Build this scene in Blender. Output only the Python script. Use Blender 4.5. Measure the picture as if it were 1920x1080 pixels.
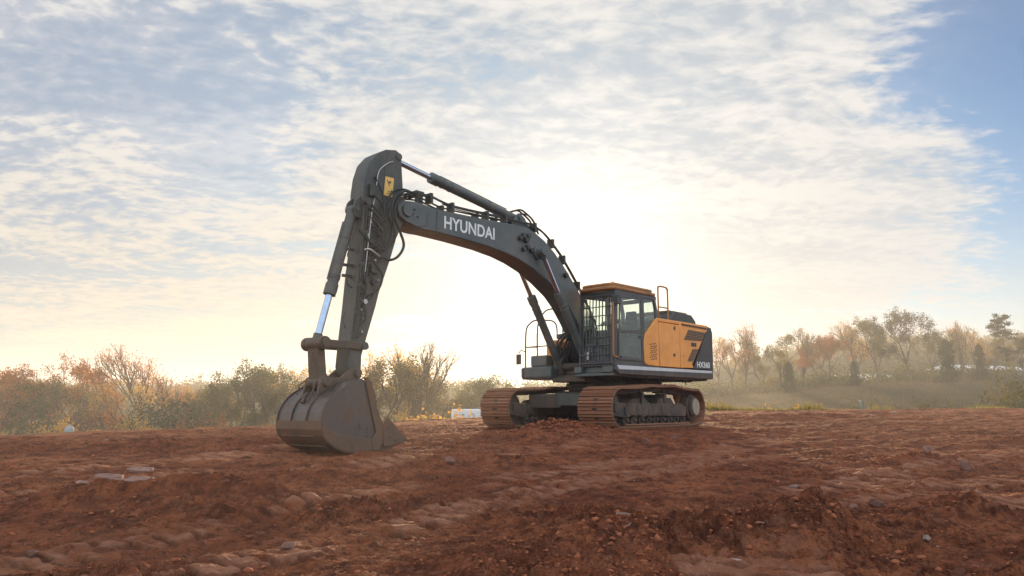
import bpy, bmesh, math, random
import numpy as np
from mathutils import Vector, Matrix

# ------------------------------------------------------------------ scene, camera, sky, sun
for o in list(bpy.data.objects):
    bpy.data.objects.remove(o)
S = bpy.context.scene
COL = S.collection
F = 1431.459; PITCH = 0.158
cam_d = bpy.data.cameras.new('camera'); cam = bpy.data.objects.new('camera', cam_d); COL.objects.link(cam)
cam_d.sensor_width = 36; cam_d.lens = 36*F/1920; cam_d.clip_end = 9000; cam_d.clip_start = .05
cam.rotation_euler = (math.pi/2+PITCH, 0, 0); S.camera = cam
S.view_settings.view_transform = 'Standard'; S.view_settings.look = 'None'
S.view_settings.exposure = 1.32; S.view_settings.gamma = 1; S.view_settings.use_curve_mapping = False

SUN_AZ = math.radians(4.3)      # to the right of the view axis (+Y)
SUN_EL = math.radians(8.0)
sd = Vector((math.sin(SUN_AZ)*math.cos(SUN_EL), math.cos(SUN_AZ)*math.cos(SUN_EL), math.sin(SUN_EL)))
sun_d = bpy.data.lights.new('sun', 'SUN'); sun = bpy.data.objects.new('sun', sun_d); COL.objects.link(sun)
sun_d.energy = 5.0; sun_d.angle = math.radians(.6); sun_d.color = (1, .70, .41)
sun.rotation_euler = (-sd).to_track_quat('-Z', 'Y').to_euler()

# node helpers ------------------------------------------------------
class NT:
    def __init__(s, nt): s.t = nt; s.n = nt.nodes; s.l = nt.links
    def new(s, typ, **kw):
        n = s.n.new(typ)
        for k, v in kw.items(): setattr(n, k, v)
        return n
    def put(s, sock, v):
        if isinstance(v, bpy.types.NodeSocket): s.l.new(v, sock)
        else: sock.default_value = v
    def math(s, op, a, b=None, c=None, clamp=False):
        n = s.new('ShaderNodeMath', operation=op, use_clamp=clamp); s.put(n.inputs[0], a)
        if b is not None: s.put(n.inputs[1], b)
        if c is not None: s.put(n.inputs[2], c)
        return n.outputs[0]
    def vmath(s, op, a, b=None, out=0):
        n = s.new('ShaderNodeVectorMath', operation=op); s.put(n.inputs[0], a)
        if b is not None: s.put(n.inputs[1], b)
        return n.outputs[out]
    def mix(s, f, a, b, blend='MIX'):
        n = s.new('ShaderNodeMix', data_type='RGBA', blend_type=blend); s.put(n.inputs[0], f)
        for i, v in ((6, a), (7, b)):
            if isinstance(v, tuple) and len(v) == 3: v = (*v, 1)
            s.put(n.inputs[i], v)
        return n.outputs[2]
    def noise(s, vec, scale, detail=4, rough=.5, dist=0.0):
        n = s.new('ShaderNodeTexNoise'); n.inputs['Scale'].default_value = scale
        n.inputs['Detail'].default_value = detail; n.inputs['Roughness'].default_value = rough
        n.inputs['Distortion'].default_value = dist
        if vec is not None: s.l.new(vec, n.inputs['Vector'])
        return n.outputs[0]
    def ramp(s, f, lo, hi, smooth=True):
        n = s.new('ShaderNodeMapRange', interpolation_type='SMOOTHSTEP' if smooth else 'LINEAR')
        s.put(n.inputs[0], f); n.inputs[1].default_value = lo; n.inputs[2].default_value = hi
        return n.outputs[0]
    def mapping(s, vec, rot=(0, 0, 0), scale=(1, 1, 1), loc=(0, 0, 0)):
        n = s.new('ShaderNodeMapping'); s.l.new(vec, n.inputs[0])
        n.inputs['Rotation'].default_value = rot; n.inputs['Scale'].default_value = scale; n.inputs['Location'].default_value = loc
        return n.outputs[0]

def pdir(px, py):       # unit direction a photo pixel looks along (for placing sky features)
    a = (px-960)/F; b = (540-py)/F; c, s = math.cos(PITCH), math.sin(PITCH)
    return Vector((a, c-b*s, s+b*c)).normalized()

W = bpy.data.worlds.new('World'); S.world = W; W.use_nodes = True
t = NT(W.node_tree); t.n.clear()
SKYK = .1
CLOUD_DARK, CLOUD_LIT = (.225, .275, .325), (.42, .42, .415); HAZE_A, HAZE_B = (.285, .285, .265), (.38, .355, .305); BACK_FILL = 1.75; SKYTINT = (.17, .46, .78)
sky = t.new('ShaderNodeTexSky', sky_type='NISHITA'); sky.sun_disc = False
sky.sun_elevation = SUN_EL; sky.sun_rotation = SUN_AZ; sky.air_density = 1.0; sky.dust_density = 1.2; sky.ozone_density = 2.0
tc = t.new('ShaderNodeTexCoord'); D = tc.outputs['Generated']
sx = t.new('ShaderNodeSeparateXYZ'); t.l.new(D, sx.inputs[0])
dz = sx.outputs[2]; zc = t.math('MAXIMUM', dz, 0.0)
inv = t.math('DIVIDE', 1.0, t.math('ADD', zc, .13))
cx = t.new('ShaderNodeCombineXYZ'); t.l.new(t.math('MULTIPLY', sx.outputs[0], inv), cx.inputs[0]); t.l.new(t.math('MULTIPLY', sx.outputs[1], inv), cx.inputs[1])
PL = cx.outputs[0]
def lobe(px, py, k):    # smooth lobe round a direction
    d = pdir(px, py)
    dt = t.vmath('DOT_PRODUCT', D, tuple(d), out=1)
    e = t.math('MULTIPLY', t.math('SUBTRACT', dt, 1.0), k)
    return t.math('EXPONENT', e)
warp = t.new('ShaderNodeTexNoise'); warp.inputs['Scale'].default_value = .9; warp.inputs['Detail'].default_value = 3
t.l.new(PL, warp.inputs['Vector'])
wv = t.vmath('SCALE', t.vmath('SUBTRACT', warp.outputs[1], (.5, .5, .5))); wv.node.inputs[3].default_value = .34
PW = t.vmath('ADD', PL, wv)
ang = math.radians(-58)
big = t.noise(t.mapping(PW, (0, 0, ang), (.42, 1.1, 1)), 1.0, 5, .55)
mid = t.noise(t.mapping(PW, (0, 0, ang), (1.1, 2.4, 1)), 1.6, 6, .58)
rip = t.noise(t.mapping(PW, (0, 0, math.radians(-35)), (3.3, 4.3, 1)), 4.6, 4, .55, .25)
dens = t.math('ADD', t.math('ADD', t.math('MULTIPLY', big, .62), t.math('MULTIPLY', mid, .55)), t.math('MULTIPLY', rip, .42))
# wide openings and banks of this morning's sky
bias = t.math('MULTIPLY', lobe(2020, 90, 40), -.60)
for px, py, k, a in ((1960, 400, 60, -.28), (1990, 250, 90, .30), (1780, 330, 260, .25), (1680, 150, 200, -.12), (300, 60, 22, -.03), (1500, 120, 40, .14), (1640, 10, 90, .22),
                     (430, 300, 200, -.20), (1500, 415, 120, .12), (1650, 470, 100, .08), (700, 180, 30, .06), (200, 480, 30, .08), (1120, 300, 20, .18), (1900, 560, 60, .10), (60, 120, 60, -.06)):
    bias = t.math('ADD', bias, t.math('MULTIPLY', lobe(px, py, k), a))
tot_ = t.math('ADD', dens, bias)
cov = t.ramp(tot_, .60, .90)
cov = t.math('MAXIMUM', cov, t.math('MULTIPLY_ADD', lobe(2030, 130, 26), -.66, .66))
lowband = t.ramp(dz, .30, .0)                                 # low haze closes the sky
cov = t.math('MAXIMUM', cov, t.math('MULTIPLY', lowband, .85))
# cloud brightness: lit edges and thicker greyer middles
shade = t.ramp(t.math('ADD', t.math('MULTIPLY', rip, .42), t.math('ADD', t.math('MULTIPLY', mid, .50), t.math('MULTIPLY', big, .38))), .53, .76)
dsun = t.vmath('DOT_PRODUCT', D, tuple(sd), out=1)
def slobe(k): return t.math('EXPONENT', t.math('MULTIPLY', t.math('SUBTRACT', dsun, 1.0), k))
g2, g3 = slobe(14), slobe(60)
cl = t.mix(shade, CLOUD_DARK, CLOUD_LIT)
cool = t.ramp(sx.outputs[0], .12, .55)
cl = t.mix(t.ramp(dz, .40, .04), cl, t.mix(cool, t.mix(shade, HAZE_A, HAZE_B), (.275, .315, .355)))
K = 1/SKYK
def glow(col, f, c, amt):
    return t.mix(1.0, col, t.mix(t.math('MULTIPLY', f, amt), (0, 0, 0), c), 'ADD')
cl = glow(cl, g2, (1.0, .93, .86), .035)
cl = glow(cl, g3, (1.0, .90, .74), .38)
# added fill: unseen sky behind the camera and overhead boosted to light the machine
back_fill = t.math('MULTIPLY_ADD', t.ramp(dsun, .55, -.3), BACK_FILL, 1.0)
clK = t.vmath('SCALE', cl); t.put(clK.node.inputs[3], t.math('MULTIPLY', back_fill, K))
skyc = t.vmath('MULTIPLY', sky.outputs[0], SKYTINT)
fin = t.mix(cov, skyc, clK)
fin = t.mix(t.ramp(dsun, .5, -.3), fin, t.vmath('MULTIPLY', fin, (.93, .99, 1.05)))  # cool tint added to the same unseen sky, for bluer reflections
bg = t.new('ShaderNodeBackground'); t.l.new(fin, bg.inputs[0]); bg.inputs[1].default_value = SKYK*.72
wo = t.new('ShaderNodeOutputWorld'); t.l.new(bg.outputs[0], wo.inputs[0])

# ------------------------------------------------------------------ generic helpers
def tag(o, label=None, cat=None, group=None, kind=None):
    if label: o['label'] = label
    if cat: o['category'] = cat
    if group: o['group'] = group
    if kind: o['kind'] = kind
    return o
def empty(name, loc=(0, 0, 0), rz=0):
    o = bpy.data.objects.new(name, None); COL.objects.link(o); o.location = loc; o.rotation_euler = (0, 0, rz)
    o.empty_display_size = .2
    return o
def copy_tree(o, parent=None):
    c = o.copy(); COL.objects.link(c); c.parent = parent
    for ch in list(o.children): copy_tree(ch, c)
    return c

class MB:
    """collects shapes into one mesh"""
    def __init__(s): s.v = []; s.f = []
    def add(s, vs, fs):
        n = len(s.v); s.v += [tuple(p) for p in vs]; s.f += [tuple(i+n for i in f) for f in fs]; return s
    def box(s, a, b):
        x0, y0, z0 = a; x1, y1, z1 = b
        return s.add([(x0, y0, z0), (x1, y0, z0), (x1, y1, z0), (x0, y1, z0), (x0, y0, z1), (x1, y0, z1), (x1, y1, z1), (x0, y1, z1)],
                     [(0, 3, 2, 1), (4, 5, 6, 7), (0, 1, 5, 4), (1, 2, 6, 5), (2, 3, 7, 6), (3, 0, 4, 7)])
    def prism(s, poly, y0, y1):             # polygon in x-z swept along y
        n = len(poly); vs = [(x, y0, z) for x, z in poly]+[(x, y1, z) for x, z in poly]
        fs = [tuple(range(n)), tuple(range(2*n-1, n-1, -1))]+[(i, i+n, (i+1) % n+n, (i+1) % n) for i in range(n)]
        return s.add(vs, fs)
    def plan(s, poly, z0, z1):              # polygon in x-y swept along z
        n = len(poly); vs = [(x, y, z0) for x, y in poly]+[(x, y, z1) for x, y in poly]
        fs = [tuple(range(n-1, -1, -1)), tuple(range(n, 2*n))]+[(i, (i+1) % n, (i+1) % n+n, i+n) for i in range(n)]
        return s.add(vs, fs)
    def cyl(s, a, b, r, r2=None, n=16, cap=True):
        a = Vector(a); b = Vector(b); d = (b-a).normalized(); r2 = r if r2 is None else r2
        u = d.orthogonal().normalized(); w = d.cross(u)
        vs = []
        for p, q in ((a, r), (b, r2)):
            for i in range(n):
                t_ = 2*math.pi*i/n; vs.append(p+(u*math.cos(t_)+w*math.sin(t_))*q)
        fs = [(i, (i+1) % n, (i+1) % n+n, i+n) for i in range(n)]
        if cap: fs += [tuple(range(n-1, -1, -1)), tuple(range(n, 2*n))]
        return s.add(vs, fs)
    def tube(s, pts, r, n=8, smooth=True, sub=5):
        P = [Vector(p) for p in pts]
        if smooth and len(P) > 2:
            Q = [P[0]*2-P[1]]+P+[P[-1]*2-P[-2]]; R = []
            for i in range(1, len(Q)-2):
                for k in range(sub):
                    x = k/sub; p0, p1, p2, p3 = Q[i-1:i+3]
                    R.append(.5*((2*p1)+(p2-p0)*x+(2*p0-5*p1+4*p2-p3)*x*x+(3*p1-p0-3*p2+p3)*x**3))
            R.append(P[-1]); P = R
        rs = r if callable(r) else (lambda q: r)
        vs = []; u = None
        for i, p in enumerate(P):
            d = (P[min(i+1, len(P)-1)]-P[max(i-1, 0)]).normalized()
            u = d.orthogonal().normalized() if u is None else (u-d*u.dot(d)).normalized()
            w = d.cross(u); q = rs(i/(len(P)-1))
            for k in range(n):
                t_ = 2*math.pi*k/n; vs.append(p+(u*math.cos(t_)+w*math.sin(t_))*q)
        fs = []
        for i in range(len(P)-1):
            for k in range(n): fs.append((i*n+k, i*n+(k+1) % n, (i+1)*n+(k+1) % n, (i+1)*n+k))
        fs += [tuple(range(n-1, -1, -1)), tuple(range((len(P)-1)*n, len(P)*n))]
        return s.add(vs, fs)
    def build(s, name, mat, parent=None, bevel=0, smooth=True, ang=35, rz=None, loc=None):
        me = bpy.data.meshes.new(name); me.from_pydata(s.v, [], s.f)
        bm = bmesh.new(); bm.from_mesh(me); bmesh.ops.recalc_face_normals(bm, faces=bm.faces); bm.to_mesh(me); bm.free()
        if smooth:
            me.polygons.foreach_set('use_smooth', [True]*len(me.polygons)); me.set_sharp_from_angle(angle=math.radians(ang))
        o = bpy.data.objects.new(name, me); COL.objects.link(o); me.materials.append(mat)
        if parent: o.parent = parent
        if rz is not None: o.rotation_euler = (0, 0, rz)
        if loc is not None: o.location = loc
        if bevel:
            m = o.modifiers.new('bevel', 'BEVEL'); m.width = bevel; m.segments = 2; m.limit_method = 'ANGLE'; m.angle_limit = math.radians(40); m.harden_normals = False
        return o

# ------------------------------------------------------------------ materials
def material(name):
    m = bpy.data.materials.new(name); m.use_nodes = True; t = NT(m.node_tree); b = t.n['Principled BSDF']
    return m, t, b
def painted(name, col, rough=.45, dust=(.23, .12, .075), dustamt=.35, low=None, metal=0.0, scale=1.0, streak=.5, bump=.0):
    """paint with grime, dust film and, optionally, more mud on the parts that run near the ground"""
    m, t, b = material(name)
    oc = t.new('ShaderNodeTexCoord').outputs['Object']
    n1 = t.noise(oc, 1.7*scale, 6, .62); n2 = t.noise(t.mapping(oc, scale=(1, 1, .25)), 7*scale, 5, .65); n3 = t.noise(oc, 38*scale, 3, .6)
    f = t.math('ADD', t.math('MULTIPLY', n1, .6), t.math('MULTIPLY', n2, streak))
    f = t.math('ADD', f, t.math('MULTIPLY', n3, .25))
    f = t.ramp(f, .52, 1.0)
    f = t.math('MULTIPLY', f, dustamt*1.6, clamp=True)
    if low:     # splashed mud, thinning out with height above the tracks
        sp = t.new('ShaderNodeSeparateXYZ'); t.l.new(oc, sp.inputs[0])
        lf = t.ramp(t.math('ADD', sp.outputs[2], t.math('MULTIPLY', t.math('SUBTRACT', n2, .5), .9)), low[1], low[0])
        f = t.math('MAXIMUM', f, t.math('MULTIPLY', lf, .85))
    base = t.mix(t.ramp(n1, .3, .75), tuple(c*.82 for c in col), tuple(min(1, c*1.12) for c in col))
    c = t.mix(f, base, dust)
    c = t.mix(t.math('MULTIPLY', t.ramp(n3, .62, .75), .25), c, tuple(c_*.35 for c_ in col))
    t.l.new(c, b.inputs['Base Color'])
    r = t.new('ShaderNodeMapRange'); t.l.new(f, r.inputs[0]); r.inputs[3].default_value = rough; r.inputs[4].default_value = .9
    t.l.new(r.outputs[0], b.inputs['Roughness']); b.inputs['Metallic'].default_value = metal
    if bump:
        bp = t.new('ShaderNodeBump'); bp.inputs['Strength'].default_value = bump; bp.inputs['Distance'].default_value = .02
        t.l.new(t.math('ADD', n2, t.math('MULTIPLY', n3, .5)), bp.inputs['Height']); t.l.new(bp.outputs[0], b.inputs['Normal'])
    return m
def simple(name, col, rough=.6, metal=0.0, emit=None):
    m, t, b = material(name); oc = t.new('ShaderNodeTexCoord').outputs['Object']
    n = t.noise(oc, 9, 4, .6)
    t.l.new(t.mix(n, tuple(c*.7 for c in col), tuple(min(1, c*1.25) for c in col)), b.inputs['Base Color'])
    b.inputs['Roughness'].default_value = rough; b.inputs['Metallic'].default_value = metal
    return m
M = {}
M['grey'] = painted('grey paint', (.070, .088, .090), .34, dustamt=.42, dust=(.19, .15, .115), bump=.06)
M['armgrey'] = painted('grimy grey paint', (.062, .068, .066), .5, dustamt=.5, dust=(.17, .13, .09), scale=1.6)
M['black'] = painted('black paint', (.022, .024, .027), .38, dustamt=.25, dust=(.14, .10, .08), low=(1.15, 1.55))
M['cabblack'] = painted('cab frame paint', (.045, .05, .055), .35, dustamt=.18)
M['yellow'] = painted('amber paint', (.88, .33, .05), .33, dustamt=.22, dust=(.42, .25, .13))
M['silver'] = painted('silver decal', (.62, .64, .66), .4, dustamt=.25)
M['under'] = painted('muddy undercarriage', (.045, .048, .042), .75, dust=(.17, .085, .05), dustamt=.75, scale=1.3, bump=.5)
M['shoe'] = painted('rusty track steel', (.26, .125, .065), .45, dust=(.36, .135, .065), dustamt=.75, scale=3, metal=.15, bump=.8)
M['frame'] = painted('mud caked track frame', (.050, .045, .038), .8, dust=(.18, .105, .065), dustamt=.8, scale=2, bump=.6)
M['bucket'] = painted('worn bucket steel', (.105, .098, .095), .27, dust=(.17, .085, .05), dustamt=.62, metal=.6, scale=1.2, bump=.22)
M['bucketedge'] = painted('scraped bucket steel', (.115, .085, .065), .38, dust=(.22, .11, .06), dustamt=.75, metal=.5, scale=2, bump=.3)
M['link'] = painted('greasy link steel', (.085, .065, .05), .5, dust=(.18, .11, .07), dustamt=.6, metal=.3, scale=2)
M['chrome'] = simple('chromed rod', (.42, .50, .62), .16, 1.0)  # blue of the reflected sky is put into the base colour
M['roofy'] = painted('shaded dirty amber paint', (.45, .18, .045), .5, dustamt=.85, dust=(.22, .13, .07), scale=1.5)  # amber with shade put into the colour, plus heavy dust
M['rubber'] = simple('black rubber hose', (.018, .018, .018), .55)
M['pipe'] = simple('steel pipe', (.05, .048, .042), .4, .4)
M['fitting'] = simple('bare fitting', (.45, .43, .40), .35, .8)
M['white'] = simple('white lettering', (.78, .78, .76), .5)
M['sticker'] = simple('yellow sticker', (.80, .48, .12), .5)
M['ink'] = simple('dark ink', (.03, .025, .02), .6)
M['vent'] = painted('dark vent slats', (.10, .055, .03), .6, dustamt=.4)
M['disc'] = painted('pale dusty disc', (.36, .30, .24), .8, dustamt=.5)
M['seat'] = simple('seat fabric', (.03, .03, .032), .9)
M['mirror'] = simple('mirror glass', (.6, .62, .65), .05, 1.0)
def glass():
    m, t, b = material('cab glass'); t.n.remove(b); out = t.n['Material Output']
    tr = t.new('ShaderNodeBsdfTransparent'); tr.inputs[0].default_value = (.90, .96, .93, 1)
    gl = t.new('ShaderNodeBsdfGlossy'); gl.inputs[1].default_value = .04
    df = t.new('ShaderNodeBsdfDiffuse'); df.inputs[0].default_value = (.45, .40, .33, 1)
    fr = t.new('ShaderNodeLayerWeight'); fr.inputs[0].default_value = .5
    mx = t.new('ShaderNodeMixShader'); t.l.new(t.math('MULTIPLY_ADD', t.math('POWER', fr.outputs['Facing'], 3.0), .5, .05), mx.inputs[0]); t.l.new(tr.outputs[0], mx.inputs[1]); t.l.new(gl.outputs[0], mx.inputs[2])
    oc = t.new('ShaderNodeTexCoord').outputs['Object']
    m2 = t.new('ShaderNodeMixShader'); t.l.new(t.math('MULTIPLY', t.ramp(t.noise(oc, 3, 5, .6), .45, .8), .08), m2.inputs[0])
    t.l.new(mx.outputs[0], m2.inputs[1]); t.l.new(df.outputs[0], m2.inputs[2]); t.l.new(m2.outputs[0], out.inputs[0])
    return m
M['glass'] = glass()

# ------------------------------------------------------------------ numpy noise and the terrain
def hash2(ix, iy, seed):
    h = (ix.astype(np.int64)*374761393+iy.astype(np.int64)*668265263+seed*1442695041) & 0xffffffff
    h = ((h ^ (h >> 13))*1274126177) & 0xffffffff
    h = (h ^ (h >> 16)) & 0xffffffff
    return h.astype(np.float64)/4294967295.0
def vnoise(x, y, seed=0):
    xi = np.floor(x); yi = np.floor(y); fx = x-xi; fy = y-yi
    u = fx*fx*fx*(fx*(fx*6-15)+10); v = fy*fy*fy*(fy*(fy*6-15)+10)
    def g(a, b, dx, dy):
        t_ = hash2(a, b, seed)*2*np.pi; return np.cos(t_)*dx+np.sin(t_)*dy
    a = g(xi, yi, fx, fy); b = g(xi+1, yi, fx-1, fy); c = g(xi, yi+1, fx, fy-1); d = g(xi+1, yi+1, fx-1, fy-1)
    return (a*(1-u)+b*u)*(1-v)+(c*(1-u)+d*u)*v      # about -.7 .. .7
def fbm(x, y, octv=4, seed=0, gain=.5, ridge=False):
    s = 0; a = 1; n = 0
    for i in range(octv):
        w = vnoise(x*2**i+17.3*i, y*2**i-9.1*i, seed+i)
        if ridge: w = .5-np.abs(w)*1.6
        s = s+a*w; n += a; a *= gain
    return s/n
def plates(x, y, sc, seed, tilt=.5):
    """broken ground: every cell is a little plate with its own height and tilt"""
    x = x*sc; y = y*sc; xi = np.floor(x); yi = np.floor(y); best = np.full(x.shape, 9.); val = np.zeros(x.shape)
    for i in (-1, 0, 1):
        for j in (-1, 0, 1):
            a, b = xi+i, yi+j; r1 = hash2(a, b, seed); r2 = hash2(a, b, seed+1); dx = x-(a+r1); dy = y-(b+r2); d = dx*dx+dy*dy; k = d < best
            best = np.where(k, d, best); r3 = hash2(a, b, seed+2); r4 = r3*37.7
            val = np.where(k, (r3-.5)+tilt*(dx*np.cos(r4)+dy*np.sin(r4)), val)
    return val*(1-.75*best)
def ss(x, a, b):
    q = np.clip((x-a)/(b-a), 0, 1); return q*q*(3-2*q)

YAW = .624; SW = .123; MX, MY, MZ = 2.161, 19.325, -.464
ub = (math.sin(YAW), math.cos(YAW)); lf = (math.cos(YAW), -math.sin(YAW))
LANES = [  # x0,y0,x1,y1,width,pitch,depth : grouser prints pressed into the clay
    (-2.9, 5.0, 3.2, 12.3, .55, .23, .068), (-4.1, 5.3, -.9, 9.9, .45, .23, .060),
    (1.55, 3.8, 1.80, 5.95, 1.15, .225, .095), (5.2, 5.5, 4.9, 11.5, .8, .215, .045),
    (-.4, 9.6, 5.2, 15.2, .8, .215, .035), (-7.5, 9.5, -2.0, 16.5, .8, .215, .03), (7.5, 9.5, 15.0, 17.5, .9, .215, .04), (3.2, 9, 9.5, 13.8, .8, .215, .04), (-1.2, 7.6, 4.6, 13.2, .55, .27, .06), (-6.8, 7.4, -4.0, 10.6, .6, .27, .05), (2.9, 7.9, 6.9, 10.6, .6, .25, .05), (-3.2, 10.6, 1.8, 15.2, .7, .25, .04),
    (-4.6, 3.8, -3.3, 6.6, .8, .215, .045)]
MOUNDS = [ # x, y, rx, ry, rot, h
    (-3.05, 8.25, .95, .42, .10, .34), (-4.35, 8.15, .85, .35, .05, .20), (-3.4, 7.5, .8, .4, .2, .08),
    (2.35, 6.45, .36, .62, -.5, .30), (2.75, 6.9, .40, .34, -.2, .22), (1.85, 6.1, .45, .35, .3, .12),
    (.45, 5.9, 1.0, .65, .5, .14), (1.15, 6.6, .8, .5, .2, .10), (1.05, 5.0, .5, .9, 0, .10),
    (4.2, 5.4, .6, .7, 0, .20), (4.4, 7.6, .7, .5, .2, .16), (5.8, 8.2, 1.2, .5, .1, .14),
    (1.05, 16.35, .95, .42, .15, .24), (.6, 16.0, .8, .35, 0, .12),
    (-1.3, 12.1, 1.6, .5, .1, .10), (3.2, 14.6, .8, .28, .2, .12), (-6.5, 14.5, 3.0, .8, .1, .14), (-2.3, 10.4, 1.5, .5, .1, .12),
    (9.0, 24, 3.5, .9, 0, .10), (13, 16, 3.5, .8, .1, .13), (-9, 22, 4, 1.0, 0, .14), (6.5, 12.0, 1.4, .4, .1, .10)]
def hbase(x, y):
    """smooth shape of the land: camera eye is at z = 0"""
    r = np.hypot(x, y)
    # the graded clay pad
    zc = np.interp(y, [-200, 0, 5, 8, 11, 14.6, 17.2, 22, 30, 60, 200], [-2.2, -1.34, -1.17, -1.02, -.86, -.68, -.52, -.42, -.22, -.1, 0])
    side = np.interp(x/np.maximum(y, 6)*30, [-60, -20, -9, -2, 3, 8, 20, 60], [-1.1, -.78, -.42, -.15, .02, .15, .26, .4])
    pad = zc+side*ss(y, 13, 30)
    md = np.hypot(x-MX, y-MY); w = np.exp(-(md/3.6)**4); pad = pad*(1-w)+(-.425)*w
    edge = 31+1.2*np.sin(x*.13+1)+.8*np.sin(x*.31)          # where the pad ends
    d = np.maximum(y-edge, 0); d = np.where(y < -50, 0, d)
    # land beyond, left: a low valley; right: a meadow rising to the trees
    left = -5.6+fbm(x/60, y/60, 3, 5)*1.6+ss(y, 130, 300)*9
    a = x/np.maximum(y, 1)
    mt = np.interp(a, [-.3, 0, .265, .48, .62, .8], [-4, -1.0, 1.7, 3.6, 4.0, 4.2])
    right = -3.6+(mt+3.6)*ss(y, 42, 112)+ss(y, 140, 270)*(11.5*ss(a, .1, .5)+3)+fbm(x/40, y/40, 3, 8)*.8
    far = left+(right-left)*ss(a, .0, .24)
    return pad*(1-ss(d, 0, 13))+far*ss(d, 0, 13)
def lanes(x, y):
    h = 0*x; pack = 0*x; inl = 0*x
    for i, (x0, y0, x1, y1, wd, pt, dp) in enumerate(LANES):
        k = (x > min(x0, x1)-1.3) & (x < max(x0, x1)+1.3) & (y > min(y0, y1)-1) & (y < max(y0, y1)+1)
        if not k.any(): continue
        X, Y = x[k], y[k]
        L = math.hypot(x1-x0, y1-y0); tx, ty = (x1-x0)/L, (y1-y0)/L
        s_ = (X-x0)*tx+(Y-y0)*ty; c = -(X-x0)*ty+(Y-y0)*tx
        c = c+.12*np.sin(s_*.9+i); w = ss(wd/2+.05-np.abs(c), 0, .08)*ss(s_, -.3, .4)*ss(L-s_, -.3, .4)
        sj = s_+.02*vnoise(X*2.1, Y*2.1, 70+i)+.05*c
        ph = sj/pt-np.floor(sj/pt)
        miss = hash2(np.floor(sj/pt), np.floor(c/.9), 60+i)
        bar = ss(ph, .0, .06)*ss(-ph, -.80, -.72)*(1-.9*(miss > .80))
        keep = ss(fbm(X*.9+i*7, Y*.9, 3, 30+i), -.22, -.02); w = w*(1 if i == 2 else keep)
        crumb = .85+.15*ss(vnoise(X*9, Y*9, 50+i), -.3, .1)
        h[k] += w*(-.6*dp+1.15*dp*bar*crumb*(1+.5*vnoise(X*4, Y*4, 55+i))); pack[k] = np.maximum(pack[k], w*bar*crumb); inl[k] = np.maximum(inl[k], w)
        e = np.exp(-((np.abs(c)-wd/2-.10)/.08)**2)*ss(s_, 0, .6)*ss(L-s_, 0, .6); h[k] += e*.035*(.5+fbm(X*4, Y*4, 2, 90+i))
    return h, pack, inl
def mounds(x, y):
    h = 0*x; m = 0*x
    for i, (mx, my, rx, ry, rot, hh) in enumerate(MOUNDS):
        c, s_ = math.cos(rot), math.sin(rot); q_ = 2.6*max(rx, ry)
        k = (np.abs(x-mx) < q_) & (np.abs(y-my) < q_)
        if not k.any(): continue
        dx = x[k]-mx; dy = y[k]-my; u = (dx*c+dy*s_)/rx; v = (-dx*s_+dy*c)/ry
        q = np.hypot(u, v)+.35*vnoise(x[k]*1.6/max(rx, .5), y[k]*1.6/max(ry, .5), 40+i)
        b = np.exp(-q*q*1.1)*ss(2.6-np.maximum(np.abs(dx), np.abs(dy))/max(rx, ry), 0, .6); h[k] += hh*b; m[k] = np.maximum(m[k], b)
    return h, m
def hfull(x, y, detail=True):
    h = hbase(x, y); r = np.hypot(x, y)
    pad = 1-ss(y-31, 0, 8); md = np.hypot(x-MX, y-MY); calm = 1-.75*np.exp(-(md/3.2)**4)
    # flatter under the bucket too
    lh, pk, inl = lanes(x, y); mh, mm = mounds(x, y)
    h = h+(fbm(x*.28, y*.55, 3, 1)*.10+fbm(x*.9, y*1.5, 3, 2)*.05)*calm*pad
    h = h+lh*pad+mh*pad*(1-.6*inl*(y < 6.2))
    zone = .16+.85*ss(fbm(x*.45, y*.7, 3, 4), -.02, .30)
    zone = (zone+.10)*(1-.50*ss(y, 8.5, 12.5))*(1-.35*ss(y, 14, 22))
    zone = zone+.55*ss(x+.25*y, 1.1, 2.2)*ss(-y, -8.6, -6.8)*ss(fbm(x*.8, y*.9, 2, 44), -.25, .1)
    rough = (zone*(1-.5*mm)+mm*.42)*(1-.86*inl)+.09*inl*calm*pad
    u_ = x*.88+y*.48; v_ = -x*.48+y*.88          # scrape lines left by the blade and the tracks
    h = h+pad*calm*(1-inl)*((.030+.030*ss(y, 11, 17))*fbm(u_*.35, v_*3.2, 4, 91, .6)+(.014+.014*ss(y, 11, 17))*fbm(u_*.8, v_*9, 3, 92, .6))
    if detail:
        n_ = (y > 2) & (r < 46); H0, X0, Y0, R0 = h, x, y, rough; x, y, h, rough = x[n_], y[n_], h[n_], rough[n_]
        c1 = fbm(x*2.6, y*2.6, 3, 11, .55); c2 = fbm(x*6.5, y*6.5, 3, 12, .6, True); c3 = fbm(x*15, y*15, 3, 13, .6, True); c4 = fbm(x*38, y*38, 2, 14, .6)
        w1 = .05*vnoise(x*7, y*7, 81); w2 = .05*vnoise(x*7, y*7, 82)
        h = h+rough*(c1*.075+c2*.045+c3*.026+c4*.010+plates(x+w1, y+w2, 5.5, 300, .8)*.070+plates(x+w1*2, y+w2*2, 2.6, 320, .5)*.085*ss(rough, .7, 1.3)+plates(x+w1*.6, y+w2*.6, 15, 310, .8)*.042)
        h = h+rough*.015*ss(np.abs(vnoise(x*19, y*19, 22)), .2, .42)
        H0[n_] = h; h, x, y, rough = H0, X0, Y0, R0
    return h, pk, mm, rough
def hz(x, y):
    return float(hfull(np.array([float(x)]), np.array([float(y)]))[0][0])
def ground_at(px, py):          # where a photo pixel meets the land
    d = pdir(px, py); lo = 2.0
    for k in range(4000):
        lo *= 1.004
        x, y, z = d.x/d.y*lo, lo, d.z/d.y*lo
        if z < float(hbase(np.array([x]), np.array([y]))[0]): return x, y
    return x, y

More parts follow.
